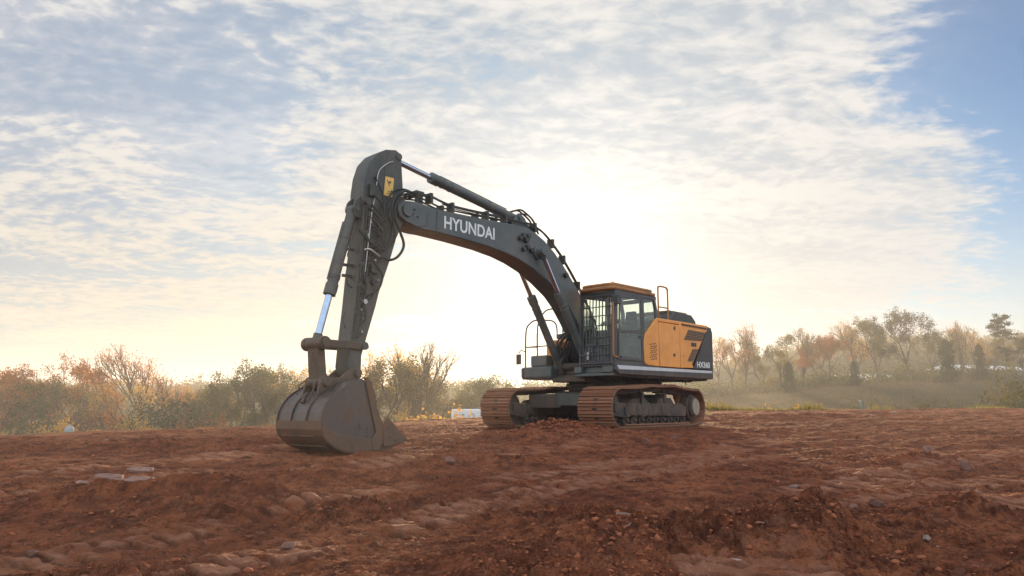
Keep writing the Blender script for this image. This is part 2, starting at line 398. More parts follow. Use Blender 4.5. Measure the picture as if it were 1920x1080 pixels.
def make_ground():
    rad = np.concatenate([np.geomspace(.4, 3.4, 30)[:-1], np.geomspace(3.4, 12, 760)[:-1], np.geomspace(12, 40, 360)[:-1], np.geomspace(40, 6000, 150)])
    a0 = math.radians(37); th = np.concatenate([np.linspace(-a0, a0, 980), np.linspace(a0, math.radians(55), 50)[1:], np.linspace(math.radians(55), math.radians(305), 70)[1:-1], np.linspace(math.radians(305), 2*math.pi-a0, 50)[:-1]])
    R, T = np.meshgrid(rad, th, indexing='ij'); nr, nt_ = R.shape
    X = (R*np.sin(T)).ravel(); Y = (R*np.cos(T)).ravel()
    H, pk, mm, rg = hfull(X, Y)
    co = np.empty((nr*nt_+1, 3)); co[:-1, 0] = X; co[:-1, 1] = Y; co[:-1, 2] = H; co[-1] = (0, 0, H[:nt_].mean())
    i = np.arange(nr-1)[:, None]; j = np.arange(nt_)[None, :]; jn = (j+1) % nt_
    q = np.stack([i*nt_+j, i*nt_+jn, (i+1)*nt_+jn, (i+1)*nt_+j], -1).reshape(-1, 4)[:, ::-1]
    tri = np.stack([np.full(nt_, nr*nt_), np.roll(np.arange(nt_), -1), np.arange(nt_)], -1)[:, ::-1]
    me = bpy.data.meshes.new('ground'); me.vertices.add(len(co)); me.vertices.foreach_set('co', co.ravel())
    nl = q.size+tri.size; me.loops.add(nl); me.loops.foreach_set('vertex_index', np.concatenate([q.ravel(), tri.ravel()]).astype(np.int32))
    nf = len(q)+len(tri); me.polygons.add(nf)
    me.polygons.foreach_set('loop_start', np.concatenate([np.arange(len(q))*4, q.size+np.arange(len(tri))*3]).astype(np.int32))
    me.polygons.foreach_set('use_smooth', np.append((np.abs(H[q]).sum(1) > 1e9), np.ones(nf-len(q), bool)) | (np.append(np.hypot(X[q[:, 0]], Y[q[:, 0]]), np.ones(nf-len(q))*99) > 24)); me.update(); me.validate()
    edge = 31+1.2*np.sin(X*.13+1)+.8*np.sin(X*.31)+fbm(X*.5, Y*.5, 3, 77)*2.2
    grass = ss(Y-edge, -.6, 1.2)*(Y > 0)
    grass = np.maximum(grass, ((Y < -15) | (np.hypot(X, Y) > 150)).astype(float))
    for nm, arr in (('grass', grass), ('pack', pk), ('mound', mm)):
        a = me.attributes.new(nm, 'FLOAT', 'POINT'); a.data.foreach_set('value', np.append(arr, arr[0]).astype(np.float32))
    o = bpy.data.objects.new('ground', me); COL.objects.link(o); tag(o, kind='structure')
    m, t, b = material('red clay and meadow'); me.materials.append(m)
    oc = t.new('ShaderNodeTexCoord').outputs['Object']
    def att(n): a = t.new('ShaderNodeAttribute'); a.attribute_name = n; return a.outputs['Fac']
    n1 = t.noise(oc, .55, 6, .6); n2 = t.noise(oc, 3.5, 7, .65); n3 = t.noise(oc, 26, 5, .7); n4 = t.noise(t.mapping(oc, scale=(.35, 1.6, 1)), .8, 5, .6)
    c = t.mix(t.ramp(n1, .35, .68), (.265, .078, .037), (.410, .138, .062))
    c = t.mix(t.ramp(n2, .38, .66), c, (.125, .039, .022))
    c = t.mix(t.math('MULTIPLY', t.ramp(n4, .50, .72), .55), c, (.42, .155, .075))
    vo = t.new('ShaderNodeTexVoronoi'); vo.inputs['Scale'].default_value = 17; t.l.new(t.vmath('ADD', oc, t.vmath('SCALE', t.vmath('SUBTRACT', t.t.nodes.new('ShaderNodeTexNoise').outputs[1], (.5, .5, .5)))), vo.inputs['Vector'])
    vs_ = t.new('ShaderNodeSeparateColor'); t.l.new(vo.outputs['Color'], vs_.inputs[0])
    c = t.mix(t.math('MULTIPLY', t.ramp(vs_.outputs[0], .70, .95), .35), c, (.36, .165, .105))
    c = t.mix(t.math('MULTIPLY', t.ramp(vs_.outputs[1], .60, .95), .48), c, (.085, .032, .020))
    c = t.mix(t.math('MULTIPLY', t.ramp(n3, .55, .78), .6), c, (.42, .20, .125))
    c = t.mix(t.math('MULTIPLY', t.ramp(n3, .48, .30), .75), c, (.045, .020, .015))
    c = t.mix(t.math('MULTIPLY', att('pack'), t.math('MULTIPLY', t.ramp(n2, .35, .65), .9)), c, (.50, .225, .135))
    g1 = t.noise(oc, .16, 5, .6); g2 = t.noise(oc, 2.2, 6, .7)
    g = t.mix(t.ramp(g1, .35, .65), (.028, .030, .014), (.070, .050, .027)); g = t.mix(t.ramp(g2, .4, .7), g, (.05, .055, .022))
    c = t.mix(t.math('MULTIPLY', att('grass'), 1.0), c, g)
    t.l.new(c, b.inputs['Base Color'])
    ro = t.mix(att('pack'), (.95, .95, .95), (.85, .85, .85)); t.l.new(ro, b.inputs['Roughness']); b.inputs['Specular IOR Level'].default_value = .06
    bp = t.new('ShaderNodeBump'); bp.inputs['Strength'].default_value = 1.0; bp.inputs['Distance'].default_value = .05
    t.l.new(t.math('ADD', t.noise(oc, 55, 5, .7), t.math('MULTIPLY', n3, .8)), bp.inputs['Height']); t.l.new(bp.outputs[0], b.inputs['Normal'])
    return o
make_ground()
# ------------------------------------------------------------------ the excavator (x forward, y to its left, z up)
EX = empty('excavator', (MX, MY, MZ), math.atan2(-math.cos(YAW), -math.sin(YAW)))
tag(EX, 'grey and amber tracked excavator parked on red clay, bucket resting on the ground', 'excavator')
rnd = random.Random(7)
M['slat'] = painted('brown vent slats', (.24, .13, .06), .5, dustamt=.3)
def U(mb, name, mat, bevel=.008, parent=None, **k):      # part of the slewing upper body; sub-parts inherit its turn
    return mb.build(name, M[mat], parent or EX, bevel=bevel, rz=(None if parent else -SW), **k)

# --- undercarriage
def track(side):
    yc = 1.34*side
    root = MB()
    y0, y1 = yc-.30, yc+.34*1.0
    ya, yb = (yc-.26, yc+.31) if side > 0 else (yc-.31, yc+.26)
    root.prism([(-1.55, .30), (1.70, .34), (1.72, .52), (1.45, .60), (-1.35, .61), (-1.60, .52)], ya, yb)
    root.prism([(-1.2, .60), (-.2, .60), (-.3, .74), (-1.0, .76)], yc-.16, yc+.16)        # caked soil on top of the beam
    root.prism([(.1, .60), (1.3, .59), (1.1, .70), (.4, .73)], yc-.18, yc+.14)
    root.prism([(1.62, .28), (2.25, .34), (2.42, .46), (2.42, .56), (2.2, .64), (1.62, .60)], yc+.17, yc+.27)   # idler yoke cheeks
    root.prism([(1.62, .28), (2.25, .34), (2.42, .46), (2.42, .56), (2.2, .64), (1.62, .60)], yc-.27, yc-.17)
    for x in (.62, -.62): root.box((x-.06, yc-.06, .60), (x+.06, yc+.20, .86))
    fr = root.build('track_frame', M['frame'], EX, bevel=.015)
    yo = ya if side < 0 else yb
    pl = MB()
    for x0, x1 in ((-1.3, -.62), (-.55, -.1), (0, .62), (.72, 1.2)):
        pl.box((x0, min(yo, yo+.012*side), .36), (x1, max(yo, yo+.012*side), .555))
    pl.build('cover_plate', M['frame'], fr, bevel=.006)
    gd = MB(); gd.box((-1.75, min(yo, yo+.03*side), .115), (1.75, max(yo, yo+.03*side), .15)); gd.build('rock_guard', M['shoe'], fr, bevel=.008)
    idl = MB()
    idl.cyl((2.10, yc-.16, .50), (2.10, yc+.16, .50), .385, n=40); idl.cyl((2.10, yc-.06, .50), (2.10, yc+.06, .50), .42, n=40); idl.cyl((2.10, yc-.30, .50), (2.10, yc+.30, .50), .10)
    idl.build('idler', M['frame'], fr, bevel=.01)
    sp = MB(); n = 21; pts = []
    for i in range(n*2):
        a = math.pi*i/n; r = .445 if i % 2 else .375; pts.append((-2.12+r*math.cos(a), .53+r*math.sin(a)))
    sp.prism(pts, yc-.045, yc+.045); sp.build('sprocket', M['shoe'], fr)
    mo = MB(); mo.cyl((-2.08, yc-.05*side, .53), (-2.08, yc+.26*side, .53), .33, n=32); mo.cyl((-2.08, yc+.26*side, .53), (-2.08, yc+.34*side, .53), .27, n=32)
    mo.build('drive_motor', M['under'], fr, bevel=.015)
    ds = MB(); ds.cyl((-2.08, yc+.34*side, .53), (-2.08, yc+.385*side, .53), .215, n=32); ds.build('hub_cover', M['disc'], fr, bevel=.012)
    for k in range(9):
        x = -1.52+k*.385; r = MB(); r.cyl((x, yc-.17, .225), (x, yc+.17, .225), .085, n=16); r.cyl((x, yc-.22, .225), (x, yc-.15, .225), .11, n=16); r.cyl((x, yc+.15, .225), (x, yc+.22, .225), .11, n=16)
        r.cyl((x, yc-.29, .235), (x, yc+.29, .235), .045, n=10); r.box((x-.06, yc+.21*side-.03, .20), (x+.06, yc+.21*side+.03, .32))
        r.build('roller', M['frame'], fr, bevel=.006)
    for x, z in ((.62, .90), (-.62, .94)):
        r = MB(); r.cyl((x, yc-.15, z), (x, yc+.15, z), .075, n=16); r.build('carrier_roller', M['frame'], fr, bevel=.006)
    # chain path round the idler and sprocket, with the top run resting on the carrier rollers
    path = []
    for i in range(25):
        a = math.radians(-90+180*i/24); path.append((2.10+.445*math.cos(a), .50+.425*math.sin(a)))
    for x, z in ((1.7, .925), (1.3, .94), (1.0, .955), (.62, 1.0), (.2, .995), (-.2, 1.005), (-.62, 1.035), (-1.0, 1.0), (-1.4, .965), (-1.8, .955)): path.append((x, z))
    for i in range(25):
        a = math.radians(95+175*i/24); path.append((-2.12+.46*math.cos(a), .53+.43*math.sin(a)))
    path.append((-1.6, .078))
    P = [Vector((x, 0, z)) for x, z in path]+[Vector((path[0][0], 0, path[0][1]))]
    seg = [(P[i+1]-P[i]).length for i in range(len(P)-1)]; tot = sum(seg); N = round(tot/.214)
    def at(s_):
        s_ %= tot
        for i, q in enumerate(seg):
            if s_ <= q: return P[i].lerp(P[i+1], s_/q)
            s_ -= q
        return P[-1]
    ch = MB()
    for k in range(N):
        a, b = at(k*tot/N-.115), at(k*tot/N+.115); d = (b-a).normalized(); nn = Vector((d.z, 0, -d.x))     # outward
        for off in (-.10, .10):
            q0, q1 = a-nn*.02, b-nn*.02
            pr = [q0-nn*.10, q1-nn*.10, q1, q0]
            vs = [(p.x, yc+off-.025, p.z) for p in pr]+[(p.x, yc+off+.025, p.z) for p in pr]
            ch.add(vs, [(0, 1, 2, 3), (7, 6, 5, 4), (0, 4, 5, 1), (1, 5, 6, 2), (2, 6, 7, 3), (3, 7, 4, 0)])
        ch.cyl((a.x-nn.x*.06, yc-.13, a.z-nn.z*.06), (a.x-nn.x*.06, yc+.13, a.z-nn.z*.06), .03, n=8)
    crawler = ch.build('track_chain', M['under'], EX, bevel=0)
    sh = MB()      # one shoe: plate with three grouser bars and a pair of bolt windows
    sh.prism([(-.105, -.012), (.098, -.012), (.112, -.028), (.118, -.022), (.104, 0.004), (-.095, .004), (-.112, -.010)], -.42, -.06)
    sh.prism([(-.105, -.012), (.098, -.012), (.112, -.028), (.118, -.022), (.104, 0.004), (-.095, .004), (-.112, -.010)], .06, .42)
    sh.box((-.10, -.06, -.012), (-.035, .06, .004)); sh.box((.03, -.06, -.012), (.10, .06, .004))
    for x, hh in ((-.085, .050), (0.0, .036), (.080, .046)):
        for a_, b_ in ((-.42, -.07), (.07, .42)) if x == 0 else ((-.42, .42),):
            sh.prism([(x-.014, .0041), (x+.014, .0041), (x+.007, hh), (x-.007, hh)], a_, b_)
    first = None
    for k in range(N):
        a, b = at(k*tot/N-.10), at(k*tot/N+.10); c = (a+b)/2; d = (b-a).normalized()
        if first is None: o = first = sh.build('track_shoe', M['shoe'], crawler, bevel=.003)
        else: o = first.copy(); COL.objects.link(o); o.parent = crawler
        nn = Vector((d.z, 0, -d.x))
        Mx = Matrix.Identity(4)
        ax = -d; az = nn; ay = az.cross(ax)
        for i in range(3): Mx[i][0] = ax[i]; Mx[i][1] = ay[i]; Mx[i][2] = az[i]
        j = rnd.uniform(-.006, .006)
        o.matrix_local = Matrix.Translation((c.x, yc+j, c.z)) @ Mx @ Matrix.Rotation(rnd.uniform(-.02, .02), 4, 'Y')
for s_ in (1, -1): track(s_)
cb = MB()
cb.prism([(-.95, .55), (.95, .55), (1.05, .66), (1.05, .86), (.7, .93), (-.7, .93), (-1.05, .82), (-1.05, .66)], -.62, .62)
for sx_ in (1, -1):
    for sy_ in (1, -1):
        pts_t = [(sx_*.45, sy_*.5), (sx_*1.05, sy_*.45), (sx_*1.45, sy_*1.12), (sx_*.95, sy_*1.12)]
        cb.plan(pts_t if sx_*sy_ > 0 else pts_t[::-1], .50, .84)
cb.build('car_body', M['under'], EX, bevel=.02)
fp = MB(); fp.box((1.06, -.80, .56), (1.09, .80, .83)); fp.build('front_plate', M['armgrey'], EX, bevel=.006)
sr = MB(); sr.cyl((0, 0, .93), (0, 0, 1.03), .74, n=48); sr.cyl((0, 0, 1.03), (0, 0, 1.09), .80, n=48); sr.cyl((0, 0, 1.09), (0, 0, 1.24), .70, n=48)
for i in range(30):
    a = 2*math.pi*i/30; sr.cyl((.765*math.cos(a), .765*math.sin(a), 1.085), (.765*math.cos(a), .765*math.sin(a), 1.115), .02, n=6)
sr.build('slew_ring', M['under'], EX, bevel=.008)

# --- revolving frame
d = MB(); d.box((-3.0, -1.40, 1.215), (1.0, 1.40, 1.30)); d.box((-2.2, -.5, 1.12), (1.2, .5, 1.22))
for k in range(9): d.box((-2.4+k*.42, 1.0, 1.17), (-2.36+k*.42, 1.30, 1.215))
for x in (-.75, -2.0): d.box((x, 1.32, 1.10), (x+.03, 1.35, 1.216))
U(d, 'slew_frame', 'under', .015)
sk = MB(); sk.prism([(1.20, 1.262), (-3.10, 1.262), (-3.13, 1.30), (-3.13, 1.50), (1.31, 1.47), (1.33, 1.36)], 1.40, 1.50)
skirt = U(sk, 'side_skirt', 'black', .02)
st = MB(); st.prism([(1.22, 1.375), (-3.08, 1.425), (-3.08, 1.485), (1.30, 1.465)], 1.5, 1.504); U(st, 'stripe', 'silver', 0, skirt)
sk = MB(); sk.prism([(1.20, 1.21), (-3.10, 1.26), (-3.13, 1.30), (-3.13, 1.50), (1.25, 1.50), (1.25, 1.28)], -1.48, -1.40); U(sk, 'side_skirt', 'black', .02)
# counterweight
cw = MB(); pl = []
for y, x in ((-1.45, -3.0), (-1.45, -3.24), (-1.30, -3.40), (-.7, -3.50), (0, -3.54), (.7, -3.50), (1.28, -3.40), (1.45, -3.26), (1.45, -3.0)): pl.append((x, y))
cw.plan(pl, 1.27, 2.66); counter = U(cw, 'counterweight', 'black', .05)
# engine house
eh = MB(); eh.prism([(-3.0, 1.31), (-.02, 1.31), (-.02, 2.05), (-.52, 2.66), (-3.0, 2.64)], .35, 1.398); eh.box((-3.0, -1.38, 1.31), (-.1, .35, 2.46))
house = U(eh, 'engine_housing', 'black', .02)
dk = MB(); dk.prism([(-2.18, 1.515), (-3.24, 1.515), (-3.265, 2.5), (-3.20, 2.655), (-2.985, 2.68), (-2.94, 2.54)], 1.399, 1.468); rear = U(dk, 'rear_panel', 'black', .012)
pv = MB()
for k in range(7): pv.prism([(-2.55-.02*k, 1.93+.05*k), (-3.10, 1.93+.05*k), (-3.10, 1.958+.05*k), (-2.55-.02*k, 1.958+.05*k)], 1.468, 1.480)
U(pv, 'vent', 'cabblack', .003, rear)
# amber side doors
pn = MB(); pn.prism([(-.476, 2.70), (.085, 2.23), (.13, 2.08), (.13, 1.60), (.10, 1.55), (-.02, 1.512), (-.53, 1.500), (-.53, 2.695)], 1.40, 1.48)
panel = U(pn, 'side_panel', 'yellow', .018)
rim = MB(); rim.prism([(-.10, 2.22), (-.44, 2.50), (-.44, 2.47), (-.12, 2.20)], 1.48, 1.486); U(rim, 'pressed_edge', 'yellow', .002, panel)
pf = MB()
for r_ in range(8):
    for c_ in range(4):
        x = -.135-c_*.075-(r_ % 2)*.037; z = 2.02-r_*.052+c_*.012
        pf.prism([(x-.026, z), (x-.013, z-.017), (x+.013, z-.017), (x+.026, z), (x+.013, z+.017), (x-.013, z+.017)], 1.478, 1.483)
U(pf, 'perforation', 'vent', 0, panel)
dr = MB(); dr.box((-1.51, 1.40, 1.505), (-.545, 1.484, 2.60)); dr.box((-1.51, 1.40, 2.612), (-.545, 1.478, 2.70)); dp = U(dr, 'side_panel', 'yellow', .018)
lt = MB(); lt.cyl((-1.25, 1.484, 2.50), (-1.25, 1.50, 2.50), .03); lt.cyl((-1.22, 1.484, 1.82), (-1.22, 1.50, 1.82), .04); lt.box((-1.30, 1.484, 2.44), (-1.27, 1.495, 2.56)); U(lt, 'latch', 'black', .003, dp)
r3 = MB(); r3.prism([(-1.525, 1.505), (-2.176, 1.53), (-2.115, 1.626), (-2.90, 2.53), (-2.975, 2.55), (-2.975, 2.70), (-1.525, 2.70)], 1.40, 1.48); rp = U(r3, 'side_panel', 'yellow', .018)
def slats(poly, n, name, parent):       # louvred opening between two slanted edges
    (ax, az), (bx, bz), (cx_, cz), (dx, dz_) = poly; m = MB(); bk = MB()
    bk.prism(poly, 1.478, 1.483)
    for k in range(n):
        f0 = (k+.10)/n; f1 = (k+.72)/n
        L = [(ax+(dx-ax)*f, az+(dz_-az)*f) for f in (f0, f1)]; R_ = [(bx+(cx_-bx)*f, bz+(cz-bz)*f) for f in (f0, f1)]
        m.add([(L[0][0], 1.483, L[0][1]), (R_[0][0], 1.483, R_[0][1]), (R_[1][0], 1.500, R_[1][1]), (L[1][0], 1.500, L[1][1]), (L[1][0], 1.483, L[1][1]), (R_[1][0], 1.483, R_[1][1])], [(0, 1, 2, 3), (3, 2, 5, 4)])
    v = U(bk, name, 'ink', 0, parent)
    return m
for q, n in (([(-1.975, 2.519), (-2.86, 2.503), (-2.62, 2.257), (-1.72, 2.236)], 6), ([(-2.16, 2.03), (-2.44, 2.04), (-2.13, 1.70), (-1.86, 1.69)], 8), ([(-1.62, 2.655), (-2.93, 2.64), (-2.93, 2.585), (-1.64, 2.60)], 2)):
    m = slats(q, n, 'vent', rp); U(m, 'vent_slat', 'slat', 0, rp)
hd = MB(); hd.box((-2.34, 1.48, 2.09), (-2.08, 1.490, 2.19)); hd.box((-2.24, 1.49, 2.12), (-2.12, 1.496, 2.16)); U(hd, 'handle', 'black', .004, rp)
kn = MB(); kn.cyl((-1.72, 1.48, 1.83), (-1.72, 1.493, 1.83), .045); U(kn, 'lock', 'yellow', .003, rp)
# hood
h = MB(); h.prism([(-.55, 2.655), (-3.05, 2.655), (-3.02, 2.84), (-2.80, 3.0), (-1.9, 3.04), (-1.75, 2.86), (-1.10, 2.84), (-.7, 2.76)], -.35, 1.12); hood = U(h, 'engine_hood', 'black', .03)
hs = MB()
for k in range(15): hs.box((-2.74+k*.062, -.1, 3.01), (-2.72+k*.062, 1.0, 3.06))
for k in range(6): hs.box((-1.72+k*.1, .3, 2.855), (-1.66+k*.1, 1.05, 2.885))
U(hs, 'vent_slat', 'vent', .004, hood)
ex = MB(); ex.cyl((-2.2, -.35, 3.0), (-2.2, -.35, 3.10), .07)
U(ex, 'exhaust_pipe', 'pipe', .004)
rl = MB(); rl.tube([(-1.00, 1.2, 2.70), (-1.00, 1.2, 3.48), (-1.03, 1.2, 3.56), (-1.10, 1.2, 3.585), (-1.36, 1.2, 3.585), (-1.43, 1.2, 3.55), (-1.455, 1.2, 3.47), (-1.455, 1.2, 2.70)], .022)
rl.cyl((-1.0, 1.2, 3.05), (-1.455, 1.2, 3.05), .018); U(rl, 'grab_rail', 'roofy', 0)

# --- cab
cabm = MB()
def bar(m, a, b, w, dpt, ax='y'):           # straight post between two x-z points on a given y band
    (x0, z0), (x1, z1) = a, b; L = math.hypot(x1-x0, z1-z0); nx, nz = -(z1-z0)/L*w/2, (x1-x0)/L*w/2
    m.prism([(x0+nx, z0+nz), (x1+nx, z1+nz), (x1-nx, z1-nz), (x0-nx, z0-nz)], *dpt)
YL0, YL1, YR0, YR1 = 1.39, 1.46, .42, .49
FL = [(1.27, 1.48), (1.19, 3.2)]
for ya, yb in ((YL0, YL1), (YR0, YR1)):
    bar(cabm, (1.265, 1.46), (1.185, 3.22), .10, (ya, yb))                   # front pillar
    bar(cabm, (-.50, 1.46), (-.50, 2.9), .10, (ya, yb)); bar(cabm, (-.50, 2.88), (-.41, 3.22), .08, (ya, yb))
    bar(cabm, (.12, 1.52), (.12, 3.18), .12, (ya, yb))
    cabm.prism([(-.5, 3.14), (1.22, 3.09), (1.22, 3.22), (-.5, 3.22)], ya+.003, yb-.003)
    cabm.prism([(-.55, 1.45), (1.30, 1.45), (1.27, 1.62), (.95, 1.62), (-.55, 1.58)], ya+.003, yb-.003)
cabm.box((-.45, .495, 1.51), (1.15, .515, 2.16)); cabm.box((-.56, .42, 1.45), (1.30, 1.455, 1.50)); cabm.box((-.545, .49, 1.50), (-.50, 1.39, 2.05)); cabm.box((-.50, .49, 3.1), (-.42, 1.39, 3.2)); cabm.box((1.14, .49, 3.08), (1.21, 1.39, 3.2)); cabm.box((1.22, .49, 1.5), (1.27, 1.39, 1.58))
cab = U(cabm, 'cab', 'cabblack', .012)
rf = MB(); rf.plan([(1.30, .44), (1.36, .60), (1.36, 1.30), (1.28, 1.49), (-.43, 1.49), (-.46, .44)], 3.215, 3.30)
n0 = len(rf.v); rf.plan([(1.25, .50), (1.30, .62), (1.30, 1.28), (1.18, 1.44), (-.36, 1.44), (-.38, .50)], 3.30, 3.385); U(rf, 'roof', 'roofy', .03, cab)
bl = MB(); bl.cyl((1.12, 1.30, 3.385), (1.12, 1.30, 3.42), .03); bl.cyl((-.2, 1.3, 3.385), (-.2, 1.3, 3.41), .03); U(bl, 'roof_bolt', 'yellow', .004, cab)
dm = MB()       # the door frame stands a little proud of the cab side
bar(dm, (1.185, 1.60), (1.10, 3.08), .055, (1.462, 1.485)); bar(dm, (.215, 1.60), (.215, 3.10), .05, (1.462, 1.485))
dm.prism([(.20, 3.06), (1.13, 3.03), (1.13, 3.10), (.20, 3.12)], 1.463, 1.484); dm.prism([(.20, 2.255), (1.16, 2.215), (1.16, 2.29), (.20, 2.33)], 1.463, 1.484); dm.prism([(.20, 1.595), (1.20, 1.595), (1.0, 1.68), (.20, 1.66)], 1.463, 1.484)
U(dm, 'door', 'cabblack', .006, cab)
dh = MB(); dh.box((.235, 1.484, 2.14), (.33, 1.50, 2.20)); U(dh, 'door_handle', 'black', .004, cab)
def pane(poly, y, name='window_pane'): m = MB(); m.prism(poly, y, y+.006); return U(m, name, 'glass', 0, cab)
pane([(.24, 3.06), (1.10, 3.04), (1.15, 2.29), (.24, 2.32)], 1.47); pane([(.24, 2.25), (1.15, 2.215), (1.18, 1.68), (.98, 1.66), (.24, 1.66)], 1.47)
pane([(.05, 3.14), (-.40, 3.15), (-.46, 2.72), (-.45, 2.3), (.05, 2.2)], 1.43)
pane([(1.13, 3.1), (1.19, 1.6), (-.45, 1.6), (-.45, 3.1)], .45)
w = MB(); w.add([(1.20, .49, 3.08), (1.20, 1.39, 3.08), (1.26, 1.39, 1.58), (1.26, .49, 1.58)], [(0, 1, 2, 3)]); U(w, 'windscreen', 'glass', 0, cab)
w = MB(); w.add([(-.47, .49, 3.1), (-.47, 1.39, 3.1), (-.51, 1.39, 2.05), (-.51, .49, 2.05)], [(0, 1, 2, 3)]); U(w, 'rear_window', 'glass', 0, cab)
wg = MB()
def gx(z): return 1.325-(z-1.5)*.045
for y in (.47, 1.385): wg.tube([(gx(1.5), y, 1.50), (gx(3.1), y, 3.10)], .028, 8, False)
for z in (1.52, 3.09): wg.tube([(gx(z), .47, z), (gx(z), 1.385, z)], .028, 8, False)
for k in range(9):
    y = .47+.915*(k+1)/10; wg.box((gx(3.1)-.012, y-.010, 1.50), (gx(1.5)+.0, y+.010, 3.1)) if False else wg.tube([(gx(1.5)+.012, y, 1.5), (gx(3.1)+.012, y, 3.1)], .0155, 6, False)
for z in (1.72, 1.94, 2.13, 2.39, 2.62, 2.83): wg.tube([(gx(z)+.03, .47, z), (gx(z)+.03, 1.385, z)], .012, 6, False)
U(wg, 'window_guard', 'cabblack', 0, cab)
wp = MB(); wp.tube([(1.29, .75, 1.6), (1.27, .95, 2.2), (1.25, .80, 2.6)], .012); U(wp, 'wiper', 'rubber', 0, cab)
sg_ = MB(); sg_.box((1.275, .62, 1.62), (1.285, .72, 1.80)); U(sg_, 'label_plate', 'white', 0, cab)
ml = MB(); ml.box((1.20, 1.40, 2.86), (1.34, 1.58, 3.06)); ml.cyl((1.34, 1.49, 2.96), (1.352, 1.49, 2.96), .06); U(ml, 'work_light', 'black', .02, cab)
gr = MB(); gr.tube([(1.33, 1.44, 2.90), (1.36, 1.47, 2.80), (1.38, 1.47, 1.95), (1.38, 1.47, 1.72), (1.34, 1.47, 1.66), (1.22, 1.49, 1.65)], .020); U(gr, 'handrail', 'roofy', 0, cab)
se = MB(); se.box((-.10, .70, 1.50), (.35, 1.20, 1.75)); se.box((-.12, .68, 1.75), (.42, 1.22, 1.95)); se.prism([(-.15, 1.90), (.03, 1.92), (-.05, 2.62), (-.20, 2.62)], .70, 1.20); se.prism([(-.20, 2.64), (-.06, 2.64), (-.09, 2.86), (-.19, 2.86)], .82, 1.08)
for y in (.60, 1.22): se.box((-.05, y, 1.95), (.55, y+.09, 2.15))
for y in (.645, 1.265): se.cyl((.48, y, 2.1), (.52, y, 2.36), .02, .03)
U(se, 'seat', 'seat', .03, cab)
cs = MB(); cs.prism([(.90, 1.5), (1.12, 1.5), (1.10, 1.80), (.98, 1.85)], .56, .74); cs.box((1.02, .50, 2.0), (1.08, .68, 2.35)); cs.tube([(.78, .95, 1.5), (.72, .95, 1.95)], .02, 6, False); cs.tube([(.78, 1.12, 1.5), (.72, 1.12, 1.95)], .02, 6, False); U(cs, 'console', 'seat', .01, cab)
base = MB(); base.box((.70, .31, 1.30), (1.36, .52, 1.452)); base.box((.70, 1.12, 1.30), (1.36, 1.398, 1.452)); base.box((.70, .52, 1.30), (1.22, 1.12, 1.452)); base.box((.60, .31, 1.225), (1.33, 1.40, 1.30)); U(base, 'cab_platform', 'grey', .02)
for k in range(7):
    pass

# --- right-hand side
bx_ = MB(); bx_.prism([(1.22, 1.26), (1.22, 1.52), (.2, 1.52), (.2, 1.21), (1.17, 1.21)], -1.47, -.52); U(bx_, 'tool_box', 'grey', .03)
bx_ = MB(); bx_.box((.86, -1.20, 1.522), (1.20, -.68, 1.80)); U(bx_, 'battery_box', 'grey', .03)
tk = MB(); tk.box((-1.3, -1.42, 1.31), (.33, -.55, 2.26)); tank = U(tk, 'fuel_tank', 'yellow', .04)
tp = MB(); tp.box((.34, -.72, 1.53), (.86, -.55, 1.84)); tp.box((.34, -.60, 1.53), (1.0, -.55, 2.15)); U(tp, 'ladder_panel', 'yellow', .01)
hr = MB()
hr.tube([(1.16, -1.40, 1.50), (1.14, -1.40, 2.42), (1.12, -1.26, 2.64), (1.1, -1.12, 2.70), (.95, -1.0, 2.71)], .019)
hr.tube([(.95, -1.0, 2.71), (.6, -.98, 2.72), (.4, -1.0, 2.6), (.38, -1.0, 2.27)], .019)
hr.tube([(.72, -1.38, 1.50), (.72, -1.38, 2.50), (.68, -1.28, 2.85), (.62, -1.1, 3.02), (.3, -1.05, 3.03), (.1, -1.05, 2.8), (.08, -1.05, 2.26)], .019)
hr.cyl((1.15, -1.40, 2.03), (.72, -1.38, 2.06), .015); hr.cyl((1.15, -1.40, 2.03), (1.14, -.72, 2.03), .015)
U(hr, 'handrail', 'pipe', 0)
mr = MB(); mr.tube([(1.15, -1.42, 1.92), (1.20, -1.52, 1.95), (1.2, -1.60, 1.88)], .013); mr.box((1.17, -1.68, 1.60), (1.21, -1.54, 1.86)); mir = U(mr, 'mirror', 'black', .01)
# boom root, valve block and hoses
vb = MB()
vb.prism([(-.6, 1.30), (1.05, 1.30), (1.12, 1.62), (.62, 2.20), (.30, 2.28), (.0, 2.05)], .285, .335); vb.prism([(-.6, 1.30), (1.05, 1.30), (1.12, 1.62), (.62, 2.20), (.30, 2.28), (.0, 2.05)], -.335, -.285)
vb.cyl((.35, -.42, 1.95), (.35, .39, 1.95), .10); vb.cyl((.98, -.52, 1.50), (.98, .52, 1.50), .085); vb.box((-.9, -.28, 1.30), (.5, .28, 1.75)); vb.box((.5, -.26, 1.31), (.95, .26, 1.55))
vb.box((-.5, -.5, 1.32), (.6, -.36, 2.05)); vb.box((.62, -.50, 1.31), (1.0, -.38, 1.9))
U(vb, 'boom_bracket', 'under', .015)
hz_ = MB()
for k in range(13):
    y = -.46+k*.062; a = rnd.uniform(0, .25); hz_.tube([(.45+a, y, 1.45), (.98+a*.5, y+rnd.uniform(-.06, .06), 1.60+a), (1.00+a*.3, y+rnd.uniform(-.08, .08), 2.0+a), (.62, y*.7, 2.35+a*.6), (.40, y*.5, 2.2)], .022, 6)
for k in range(6): hz_.box((.7+rnd.uniform(-.1, .2), -.48+k*.12, 1.55+rnd.uniform(0, .3)), (.86+rnd.uniform(0, .1), -.42+k*.12, 1.75+rnd.uniform(.1, .35)))
U(hz_, 'hydraulic_hose', 'rubber', 0)

